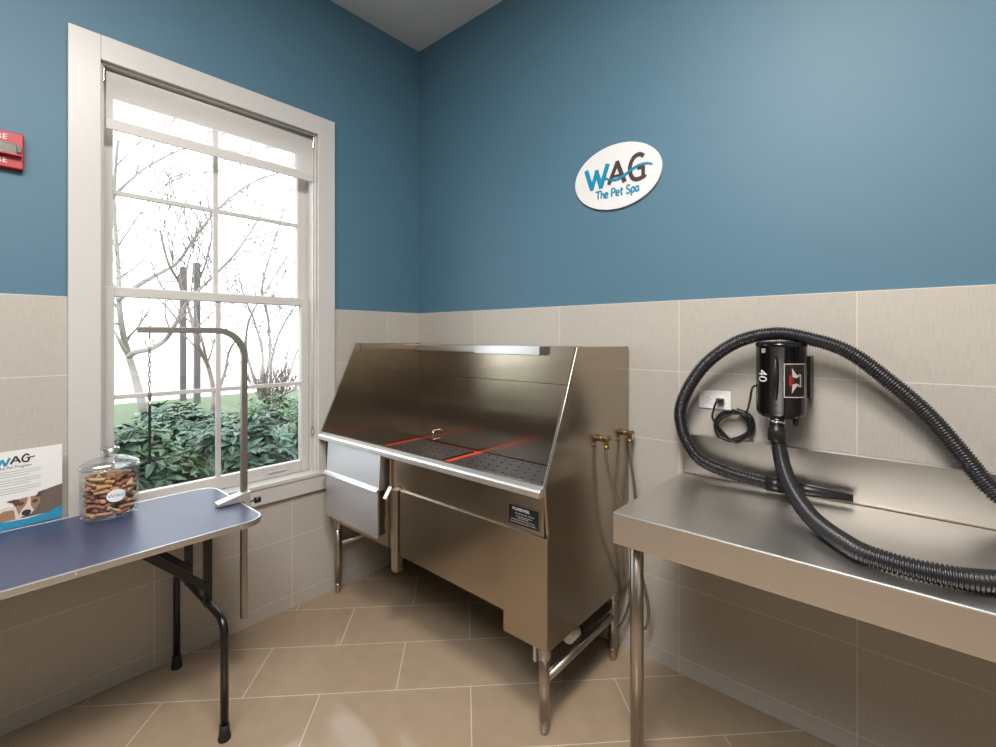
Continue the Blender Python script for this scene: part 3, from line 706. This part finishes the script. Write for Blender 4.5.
link('strap', MB().box(lx-0.0055, lx+0.0055, ly-0.0035, ly+0.0035, 0.975, 1.19), M['rubber'], gl, 0.001)

# ---- information card in a stand (left edge)
ca = Vector((0.052, -1.766, tz+0.001)); cb = Vector((0.078, -1.982, tz+0.001)); cu = (cb-ca).normalized(); cn = Vector((-cu.y, cu.x, 0)).normalized()
if cn.x < 0: cn = -cn
tilt = 0.0
cw, chh = 0.2175, 0.276
up = Vector((0, 0, 1))
def card(a, b, d):            # a: metres left of the right edge -> mapped so that a=0 is the LEFT edge of the sheet
    return ca+cu*(cw-a)+up*b+cn*d
cdj = empty('information_card', (0.065, -1.87, tz+0.001), 'printed pet program card with a dog photo standing at the table back', 'sign card')
sheet = link('sheet', MB().prism([(0, 0), (cw, 0), (cw, chh), (0, chh)], card, 0.0, -0.004), M['pure_white'], cdj)
link('stand', MB().prism([(0.02, 0), (cw-0.02, 0), (cw-0.02, 0.004), (0.02, 0.004)], card, -0.004, -0.022), M['jar'], cdj)
def P_(pts, d, mat, name):
    if 'dog' in name: pts = [(0.113+(a-0.120)*0.84, 0.040+(b-0.040)*0.86) if 'body' not in name else (a, b*0.9) for a, b in pts]
    link(name, MB().prism(pts, card, d, d+0.0003), mat, sheet)
P_([(0.06, 0.03), (0.10, 0.075), (0.14, 0.10), (0.175, 0.118), (cw, 0.128), (cw, 0.03)], 0.0002, M['card_shade'], 'photo_ground')
P_([(0.0, 0.032), (0.0, 0.075), (0.03, 0.083), (0.07, 0.090), (0.10, 0.085), (0.12, 0.05), (0.10, 0.03)], 0.0006, M['dog_cream'], 'photo_dog_body')
P_([(0.02, 0.03), (0.03, 0.055), (0.06, 0.072), (0.09, 0.07), (0.095, 0.03)], 0.0010, M['dog_tan'], 'photo_dog_paw')
head = [(0.093, 0.098), (0.112, 0.112), (0.150, 0.113), (0.170, 0.105), (0.172, 0.083), (0.160, 0.058), (0.142, 0.040), (0.120, 0.036), (0.105, 0.046), (0.098, 0.070)]
P_(head, 0.0014, M['dog_tan'], 'photo_dog_head')
P_([(0.135, 0.113), (0.128, 0.085), (0.112, 0.060), (0.106, 0.045), (0.120, 0.036), (0.142, 0.040), (0.152, 0.052), (0.142, 0.075), (0.141, 0.113)], 0.0018, M['dog_cream'], 'photo_dog_muzzle')
P_([(0.128+0.015*math.cos(q), 0.049+0.012*math.sin(q)) for q in [2*PI*k/16 for k in range(16)]], 0.0022, M['dog_dark'], 'photo_dog_nose')
P_([(0.068, 0.110), (0.090, 0.113), (0.108, 0.110), (0.106, 0.090), (0.094, 0.082), (0.086, 0.100)], 0.0022, M['dog_brown'], 'photo_dog_ear')
P_([(0.156, 0.106), (0.166, 0.126), (0.190, 0.131), (0.178, 0.120), (0.172, 0.105)], 0.0022, M['dog_brown'], 'photo_dog_ear')
for ex, ey in ((0.112, 0.090), (0.155, 0.090)): P_([(ex+0.010*math.cos(q), ey+0.008*math.sin(q)) for q in [2*PI*k/12 for k in range(12)]], 0.0018, M['dog_brown'], 'photo_dog_eye')
wv = [(0, 0.002), (cw, 0.002), (cw, 0.048), (cw-0.02, 0.040), (cw-0.045, 0.030), (0.12, 0.026), (0.08, 0.028), (0.04, 0.034), (0, 0.030)]
P_(wv, 0.0026, M['ink_cyan'], 'blue_wave')
q = MB(); hz_ = 0.0006
def cm(a, b, d): return card(0.043+(a-0.06)*0.94, b, d)
q.ribbon([(0.060, 0.252), (0.068, 0.226)], 0.007, cm, 0.0006, 0.0010).ribbon([(0.068, 0.226), (0.077, 0.250)], 0.006, cm, 0.0006, 0.0011).ribbon([(0.077, 0.250), (0.085, 0.226)], 0.007, cm, 0.0006, 0.0010).ribbon([(0.085, 0.226), (0.097, 0.253)], 0.007, cm, 0.0006, 0.0011)
link('lettering', q, M['ink_cyan'], sheet)
q = MB(); q.ribbon([(0.099, 0.230), (0.113, 0.256)], 0.006, cm, 0.0006, 0.0010).ribbon([(0.113, 0.256), (0.125, 0.231)], 0.006, cm, 0.0006, 0.0011).ribbon([(0.104, 0.240), (0.120, 0.240)], 0.004, cm, 0.0006, 0.0012)
q.ribbon(crv([(0.150, 0.254), (0.140, 0.258), (0.131, 0.246), (0.134, 0.234), (0.146, 0.232), (0.150, 0.244)], 5), 0.0055, cm, 0.0006, 0.0010).ribbon([(0.142, 0.245), (0.166, 0.247)], 0.003, cm, 0.0006, 0.0012)
text('The Pet Program', 0.0135, q, lambda a, b, d: card(0.090+a*0.94, b+0.218, d), 0.0008)
link('lettering', q, M['ink_brown'], sheet)
q = MB()
for k in range(9):
    zz = 0.203-0.0085*k-(0.004 if k > 2 else 0)-(0.004 if k > 5 else 0); q.ribbon([(0.03, zz), (cw-0.035-(0.03 if k in (2, 5, 8) else 0), zz)], 0.0014, cm, 0.0004, 0.0007)
link('text_lines', q, M['ink_grey'], sheet)

# ---- jar of biscuits
JC = Vector((0.165, -1.643, 0)); JA, JB = 0.062, 0.089     # half axes in x and y
jr = empty('biscuit_jar', (JC.x, JC.y, tz), 'lidded oval glass jar full of dog biscuits on the grooming table', 'jar')
JZ = tz+0.001
jp = [(0.90, 0.0), (0.97, 0.004), (1.0, 0.014), (1.0, 0.172), (0.985, 0.180), (0.96, 0.186)]
m = MB(); nn = 48
def ell(s, z): return [(JC.x+JA*s*math.copysign(abs(math.cos(a))**0.85, math.cos(a)), JC.y+JB*s*math.copysign(abs(math.sin(a))**0.85, math.sin(a)), JZ+z) for a in [2*PI*k/nn for k in range(nn)]]
vs = []
for s_, z_ in jp: vs += ell(s_, z_)
inner = [(0.925, 0.186), (0.945, 0.172), (0.95, 0.014), (0.90, 0.007)]
for s_, z_ in inner: vs += ell(s_, z_)
nr = len(jp)+len(inner)
fs = [(i*nn+k, i*nn+(k+1) % nn, (i+1)*nn+(k+1) % nn, (i+1)*nn+k) for i in range(nr-1) for k in range(nn)]
fs += [tuple(range(nn))[::-1], tuple((nr-1)*nn+k for k in range(nn))]
m.add(vs, fs, True)
jb = link('jar_body', m, M['jar'], jr)
lidp = [(0.90, 0.1865), (1.01, 0.188), (1.025, 0.193), (1.01, 0.199), (0.80, 0.212), (0.50, 0.222), (0.26, 0.227)]
vs = []
for s_, z_ in lidp: vs += ell(s_, z_)
m = MB(); m.add(vs, [(i*nn+k, i*nn+(k+1) % nn, (i+1)*nn+(k+1) % nn, (i+1)*nn+k) for i in range(len(lidp)-1) for k in range(nn)]+[tuple(range(nn))[::-1], tuple((len(lidp)-1)*nn+k for k in range(nn))], True)
lid = link('jar_lid', m, thin_glass('lid_glass', (0.92, 0.93, 0.94, 1), 0.20, 0.7), jr)
link('lid_knob', MB().lathe([(0.026, 0.226), (0.021, 0.231), (0.021, 0.240), (0.029, 0.245), (0.029, 0.256), (0.024, 0.260)], (JC.x, JC.y, JZ), 24), thin_glass('knob_glass', (0.88, 0.90, 0.91, 1), 0.25, 0.7), lid)
link('rim_ring', MB().tube([Vector(p_) for p_ in ell(1.02, 0.187)], 0.0022, 6, closed=True), thin_glass('rim_glass', (0.85, 0.88, 0.88, 1), 0.2, 0.6), jb)
# sticker on the jar's front
ang0 = -0.08
def jmap(a, b, d):
    th = ang0+a/JB*0.98; s_ = 1+d/JA
    return Vector((JC.x+JA*s_*math.copysign(abs(math.cos(th))**0.85, math.cos(th)), JC.y+JB*s_*math.copysign(abs(math.sin(th))**0.85, math.sin(th)), JZ+0.087+b))
m = MB(); ring = [jmap(0.0235*math.cos(2*PI*k/32)+0.014, 0.0235*math.sin(2*PI*k/32), 0.0008) for k in range(32)]; rin = [jmap(0.012*math.cos(2*PI*k/32)+0.014, 0.012*math.sin(2*PI*k/32), 0.0008) for k in range(32)]
m.add(ring+rin+[jmap(0.014, 0, 0.0008)], [(k, (k+1) % 32, 32+(k+1) % 32, 32+k) for k in range(32)]+[(32+k, 32+(k+1) % 32, 64) for k in range(32)], True)
stk = link('jar_label', m, M['pure_white'], jb)
m = MB(); text('WAG', 0.0165, m, lambda a, b, d: jmap(a+0.014, b, d), 0.0014)
link('lettering', m, M['ink_blue'], stk)

# biscuits: one bone mesh, packed one by one
def bone_mesh(name, mat, L=0.050, r=0.0108):
    pts = []
    b = MB(); n = 10; prof = []
    for i in range(n+1):
        u = -1+2*i/n; w_ = 0.62+0.62*abs(u)**3.0
        if abs(u) == 1: w_ *= 0.55
        prof.append((u*L/2, w_))
    k = 14; vs = []
    for x, w_ in prof:
        for q in range(k):
            a = 2*PI*q/k; pinch = 1.0-0.0*abs(math.cos(a))
            notch = 0.0
            if abs(x) > L*0.45: notch = -math.copysign(0.006*(1-abs(math.cos(a))), x)
            vs.append((x+notch, r*1.25*w_*math.cos(a), r*0.62*(0.85+0.25*w_)*math.sin(a)))
    fs = [(i*k+q, i*k+(q+1) % k, (i+1)*k+(q+1) % k, (i+1)*k+q) for i in range(n) for q in range(k)]+[tuple(range(k))[::-1], tuple(n*k+q for q in range(k))]
    b.add(vs, fs, True)
    return b
kinds = [('tan', M['bis_tan']), ('rust red', M['bis_red']), ('dark brown', M['bis_brown']), ('cream', M['bis_cream']), ('pinkish', M['bis_pink'])]
protos = [link('dog_biscuit', bone_mesh('b', mt), mt) for _, mt in kinds]
segs = []; rc = 0.0088; hl = 0.0165; random.seed(1)
def segdist(p1, q1, A1, B1):
    """min distance from a segment to arrays of segments, sampled"""
    ts = np.linspace(0, 1, 5); P = p1+np.outer(ts, q1-p1)
    d = B1-A1; dd = (d*d).sum(1)
    w_ = P[:, None, :]-A1[None]; tt = np.clip((w_*d[None]).sum(2)/dd[None], 0, 1)
    return np.sqrt((((A1[None]+tt[..., None]*d[None])-P[:, None, :])**2).sum(2)).min()
zfloor = JZ+0.0078
placed = []
for it in range(150):
    best = None
    for tr_ in range(22):
        th = R.uniform(0, 2*PI); rr = math.sqrt(R.uniform(0, 1)) if R.random() < 0.4 else R.uniform(0.85, 1.0)
        yaw = R.uniform(0, PI) if rr < 0.8 else th+PI/2+R.uniform(-0.5, 0.5)
        pt = R.gauss(0, 0.32); d = np.array([math.cos(yaw)*math.cos(pt), math.sin(yaw)*math.cos(pt), math.sin(pt)])
        cx, cy = JC.x+(JA*0.93-0.016)*rr*math.cos(th), JC.y+(JB*0.93-0.016)*rr*math.sin(th)
        ok = True
        for s_ in (-1, 1):
            ex, ey = cx+s_*d[0]*(hl+0.006)-JC.x, cy+s_*d[1]*(hl+0.006)-JC.y
            if (ex/(JA*0.945-0.003))**2+(ey/(JB*0.945-0.003))**2 > 1: ok = False
        if not ok: continue
        z = zfloor+rc+abs(d[2])*hl
        if segs:
            A1 = np.array([s[0] for s in segs]); B1 = np.array([s[1] for s in segs])
            for zz in np.arange(z, JZ+0.158, 0.004):
                c0 = np.array([cx, cy, zz])
                if segdist(c0-d*hl, c0+d*hl, A1, B1) >= 1.62*rc: z = zz; break
            else: continue
        if best is None or z < best[0]: best = (z, cx, cy, d)
    if best is None: continue
    z, cx, cy, d = best
    c0 = np.array([cx, cy, z]); segs.append((c0-d*hl, c0+d*hl)); placed.append((c0, d))
used = set()
words_kind = {0: 'tan', 1: 'rust red', 2: 'dark brown', 3: 'cream', 4: 'pinkish'}
for i, (c0, d) in enumerate(placed):
    k = R.choice([0, 0, 1, 1, 2, 3, 4, 4])
    if k in used:
        o = protos[k].copy(); COL.objects.link(o)
    else: o = protos[k]; used.add(k)
    q = Vector(d).to_track_quat('X', 'Z').to_matrix().to_4x4() @ Matrix.Rotation(R.uniform(-0.6, 0.6), 4, 'X')
    o.matrix_world = Matrix.Translation(Vector(c0)) @ q
    tag(o, '%s bone shaped dog biscuit inside the lidded glass jar' % words_kind[k], 'dog biscuit', '%s dog biscuits in the jar' % words_kind[k])

# ================================================================== OUTSIDE
GZ = 0.08
struct('ground_paving', MB().box(-90, -9.6, -60, 90, GZ-0.35, GZ-0.02), M['paving'])
struct('ground_lawn', MB().box(-9.6, -4.2, -14, 16, GZ-0.35, GZ), M['lawn'])
struct('ground_bed', MB().box(-4.2, -0.2, -14, 16, GZ-0.35, GZ+0.02), M['mulch'])

def at_px(px, py, x):
    """point of the world seen at a place of the photograph, on the plane x = const"""
    fw = Vector((-math.sin(YAW), math.cos(YAW), 0)); rt = Vector((math.cos(YAW), math.sin(YAW), 0))
    d = fw+rt*((px-498)/F)+Vector((0, 0, 1))*((336.82-py)/F)
    return CAM+d*((x-CAM.x)/d.x)

def twig(mb, p, d, L, r, depth, rnd, spread=0.55, up=0.12):
    n = 4; pts = [p]; dd = d.normalized()
    for i in range(n):
        dd = (dd+Vector((rnd.gauss(0, 0.13), rnd.gauss(0, 0.13), rnd.gauss(0, 0.10)+up*0.4))).normalized(); pts.append(pts[-1]+dd*(L/n))
    mb.tube(pts, [r*(1-0.55*i/n) for i in range(n+1)], 5 if depth > 1 else 4)
    if depth <= 0: return
    for k in range(rnd.choice([2, 3, 3])):
        i = rnd.choice([2, 3, 4, 4]); a = Vector((rnd.gauss(0, 1), rnd.gauss(0, 1), rnd.gauss(0, 0.7)+up)).normalized()
        nd_ = (dd+a*spread*rnd.uniform(0.8, 1.5)).normalized()
        twig(mb, pts[i], nd_, L*rnd.uniform(0.6, 0.85), max(r*(1-0.55*i/n)*0.7, 0.007), depth-1, rnd, spread, up)
def limb(mb, pts, r0, r1, rnd, ntw, L, depth, spread=0.6):
    P = spline(pts, 8); m = len(P)
    mb.tube(P, [r0+(r1-r0)*i/(m-1) for i in range(m)], 8)
    for k in range(ntw):
        i = int(m*(0.35+0.65*(k+rnd.random())/ntw)); i = min(i, m-2)
        d = (P[i+1]-P[i]).normalized(); a = Vector((rnd.gauss(0, 0.7), rnd.gauss(0, 1), rnd.gauss(0.3, 0.7))).normalized()
        twig(mb, P[i], d*0.7+a*spread, L*rnd.uniform(0.7, 1.3), max(0.5*(r0+(r1-r0)*i/(m-1)), 0.006), depth, rnd)
def px_limb(mb, px, x, r0, r1, rnd, ntw, L, depth, jit=0.0):
    pts = [at_px(a, b, x+jit*math.sin(i*1.7)) for i, (a, b) in enumerate(px)]
    limb(mb, pts, r0, r1, rnd, ntw, L, depth)

rd = random.Random(3)
m = MB()
px_limb(m, [(146, 425), (142, 405), (136, 380), (128, 353), (122, 328), (119, 300), (118, 262), (114, 200), (118, 140)], -7.6, 0.072, 0.02, rd, 12, 0.9, 2, 0.25)
px_limb(m, [(129, 356), (136, 352), (150, 349), (165, 340), (175, 325), (185, 306), (198, 291), (216, 274), (238, 250), (262, 214)], -7.6, 0.052, 0.016, rd, 14, 0.9, 2, 0.25)
px_limb(m, [(128, 356), (118, 338), (110, 326), (96, 312)], -7.6, 0.03, 0.015, rd, 4, 0.7, 1, 0.2)
px_limb(m, [(118, 300), (140, 284), (162, 272), (178, 262), (196, 236), (222, 205), (258, 180), (300, 168)], -7.3, 0.04, 0.012, rd, 14, 0.9, 2, 0.3)
px_limb(m, [(110, 200), (128, 182), (152, 164), (190, 148), (240, 152)], -7.3, 0.028, 0.010, rd, 10, 0.9, 2, 0.3)
tag(link('bare_tree', m, M['bark']), 'forked bare grey tree with the thickest trunk, left of the two posts', 'tree')
m = MB()
px_limb(m, [(208, 425), (214, 404), (213, 388), (208, 366), (199, 348), (194, 330), (188, 306), (180, 284), (168, 262), (160, 230)], -6.6, 0.045, 0.015, rd, 10, 0.7, 2, 0.2)
px_limb(m, [(214, 404), (218, 392), (225, 372), (229, 352), (236, 340)], -6.6, 0.04, 0.012, rd, 5, 0.5, 1, 0.2)
px_limb(m, [(208, 366), (202, 340), (196, 318), (196, 290), (206, 262), (212, 230), (206, 190)], -6.6, 0.025, 0.010, rd, 10, 0.7, 2, 0.25)
tag(link('bare_tree', m, M['bark2']), 'slender bare tree with a bent stem, close right of the posts', 'tree')
m = MB()
for tpx in ([(268, 412), (262, 398), (252, 372), (246, 346), (250, 318), (266, 290), (284, 262), (298, 240)], [(268, 412), (270, 390), (272, 360), (280, 332), (296, 306), (318, 286)], [(268, 412), (264, 380), (262, 350), (254, 320), (244, 296), (236, 262)], [(268, 412), (278, 396), (290, 372), (298, 350), (312, 330)], [(268, 412), (266, 384), (270, 352), (268, 318), (262, 288), (272, 250), (286, 205), (296, 172)], [(268, 412), (280, 398), (296, 388), (312, 380)]):
    px_limb(m, tpx, -6.4, 0.030, 0.009, rd, 9, 0.55, 2, 0.35)
tag(link('bare_tree', m, M['bark']), 'many-stemmed bare tree fanning out behind the right side of the shrubs', 'tree')
m = MB()
c0 = at_px(270, 400, -6.0)
for k in range(26):
    a = rd.uniform(0, 2*PI); d = Vector((0.5*math.cos(a), 0.5*math.sin(a), 1.0))
    twig(m, Vector((c0.x+0.05*math.cos(a), c0.y+0.05*math.sin(a), GZ)), d, 0.42, 0.010, 2, rd, 0.45, 0.3)
tag(link('twiggy_bush', m, M['bark2']), 'low leafless twiggy bush at the foot of the many-stemmed tree', 'bush')
for (px, py, pt, x, lab) in ((183, 395, 268, -9.2, 'left and more distant of two square weathered posts on the lawn'), (197, 399, 264, -8.6, 'right and nearer of two square weathered posts on the lawn')):
    b0 = at_px(px, py, x); b1 = at_px(px, pt, x)
    m = MB().box(b0.x-0.055, b0.x+0.055, b0.y-0.055, b0.y+0.055, GZ-0.05, b1.z); m.box(b0.x-0.06, b0.x+0.06, b0.y-0.06, b0.y+0.06, b1.z, b1.z+0.02)
    tag(link('wooden_post', m, M['post'], bevel=0.006), lab, 'post')

def shrub(cx, cy, rx, ry, top, n, seed, lab, mat):
    rnd = random.Random(seed); st = MB(); lf = MB()
    for k in range(n):
        # whorl of long leaves at a stem tip on or inside the crown
        a = rnd.uniform(0, 2*PI); el = math.asin(rnd.uniform(0.0, 1)); q = rnd.uniform(0.72, 1.0) if k < n*0.75 else rnd.uniform(0.4, 0.75)
        h = (top-GZ)
        p = Vector((cx+rx*q*math.cos(a)*math.cos(el), cy+ry*q*math.sin(a)*math.cos(el), GZ+h*0.38+h*0.62*q*math.sin(el)-h*0.28*rnd.random()*(1-math.sin(el))))
        if k % 5 == 0: st.tube([(cx+0.1*math.cos(a), cy+0.1*math.sin(a), GZ), tuple(p)], [0.010, 0.004], 5)
        out = Vector((math.cos(a)*math.cos(el), math.sin(a)*math.cos(el), math.sin(el)*0.9+0.45)).normalized()
        u = out.orthogonal().normalized(); v = out.cross(u); ph = rnd.uniform(0, 6); nl = rnd.choice([6, 7, 8])
        for i in range(nl):
            b_ = ph+2*PI*i/nl; rd_ = u*math.cos(b_)+v*math.sin(b_)
            tilt_ = rnd.uniform(-0.05, 0.75); d = (rd_+out*tilt_).normalized(); s = d.cross(out).normalized(); nn_ = s.cross(d)
            L = rnd.uniform(0.085, 0.135); W = L*rnd.uniform(0.13, 0.17)
            p0 = p+d*0.008; p1 = p+d*L*0.45; p2 = p+d*L-out*L*0.16
            lf.add([p0, p1+s*W+nn_*W*0.35, p1, p1-s*W+nn_*W*0.35, p+d*L*0.78+s*W*0.6-out*L*0.06, p+d*L*0.78-out*L*0.075, p+d*L*0.78-s*W*0.6-out*L*0.06, p2],
                   [(0, 2, 1), (0, 3, 2), (1, 2, 5, 4), (2, 3, 6, 5), (4, 5, 7), (5, 6, 7)], False)
    o = empty('evergreen_shrub', (cx, cy, GZ), lab, 'shrub', 'evergreen shrubs under the window')
    link('foliage', lf, mat, o, recalc=False); link('stems', st, M['bark2'], o)
SH = [(-0.80, -1.95, 0.42, 0.42, 0.92, 'evergreen shrub behind the biscuit jar, left and nearest the glass'),
      (-0.85, -1.38, 0.42, 0.42, 0.95, 'evergreen shrub seen below the hanging tether, close to the glass'),
      (-0.85, -0.80, 0.42, 0.42, 0.93, 'evergreen shrub just left of the window centre bar, close to the glass'),
      (-0.85, -0.22, 0.42, 0.42, 0.94, 'evergreen shrub between the window centre bar and the arm post'),
      (-0.80, 0.35, 0.42, 0.42, 0.90, 'evergreen shrub close to the glass at the far right of the window'),
      (-1.70, -1.60, 0.50, 0.48, 0.90, 'evergreen shrub in the back row at the left edge of the window'),
      (-1.75, -0.90, 0.50, 0.48, 0.93, 'evergreen shrub in the back row under the forked tree'),
      (-1.75, -0.20, 0.50, 0.48, 0.92, 'evergreen shrub in the back row in front of the two posts'),
      (-1.75, 0.50, 0.50, 0.48, 0.95, 'evergreen shrub in the back row under the many-stemmed tree'),
      (-1.70, 1.20, 0.50, 0.48, 0.92, 'evergreen shrub in the back row at the right edge of the window')]
for i, (cx, cy, rx, ry, top, lab) in enumerate(SH):
    shrub(cx, cy, rx, ry, top, 330, 40+i, lab, M['leafA'] if i % 2 else M['leafB'])

# ================================================================== LIGHT
wd = bpy.data.worlds.new('overcast_sky'); S.world = wd; wd.use_nodes = True
bg = wd.node_tree.nodes['Background']; bg.inputs[0].default_value = (0.93, 0.97, 1.0, 1); bg.inputs[1].default_value = 4.0
def area(name, loc, size, power, col, rot=(0, 0, 0), sy=None):
    l = bpy.data.lights.new(name, 'AREA'); l.energy = power; l.color = col; l.size = size
    if sy: l.shape = 'RECTANGLE'; l.size_y = sy
    else: l.shape = 'DISK'
    o = bpy.data.objects.new(name, l); COL.objects.link(o); o.location = loc; o.rotation_euler = rot
    return o
area('ceiling_lamp', (2.1, -1.65, H-0.03), 0.6, 64, (1.0, 0.93, 0.85))
pl = bpy.data.lights.new('added_ceiling_fill', 'POINT'); pl.energy = 42; pl.color = (1.0, 0.97, 0.93); pl.shadow_soft_size = 0.2  # point fill added to lift the ceiling, no fixture stands here
po = bpy.data.objects.new('added_ceiling_fill', pl); COL.objects.link(po); po.location = (2.3, -2.5, H-0.5)
area('added_soft_fill', (2.2, -2.8, H-0.02), 2.0, 86, (1.0, 0.98, 0.96))  # broad overhead fill, added to soften shadows and feed the steel reflections
pt = area('window_portal', (-0.19, (WY0+WY1)/2, (WZ0+WZ1)/2), WZ1-WZ0, 1, (1, 1, 1), (0, -PI/2, 0), WY1-WY0)
pt.data.cycles.is_portal = True

vs_ = S.view_settings; vs_.view_transform = 'Standard'; vs_.look = 'None'; vs_.exposure = 0.0; vs_.gamma = 1.0; vs_.use_curve_mapping = False
cy = S.cycles
cy.use_denoising = True; cy.max_bounces = 10; cy.diffuse_bounces = 5; cy.glossy_bounces = 5; cy.transparent_max_bounces = 24; cy.sample_clamp_indirect = 4.0
cy.caustics_reflective = False; cy.caustics_refractive = False
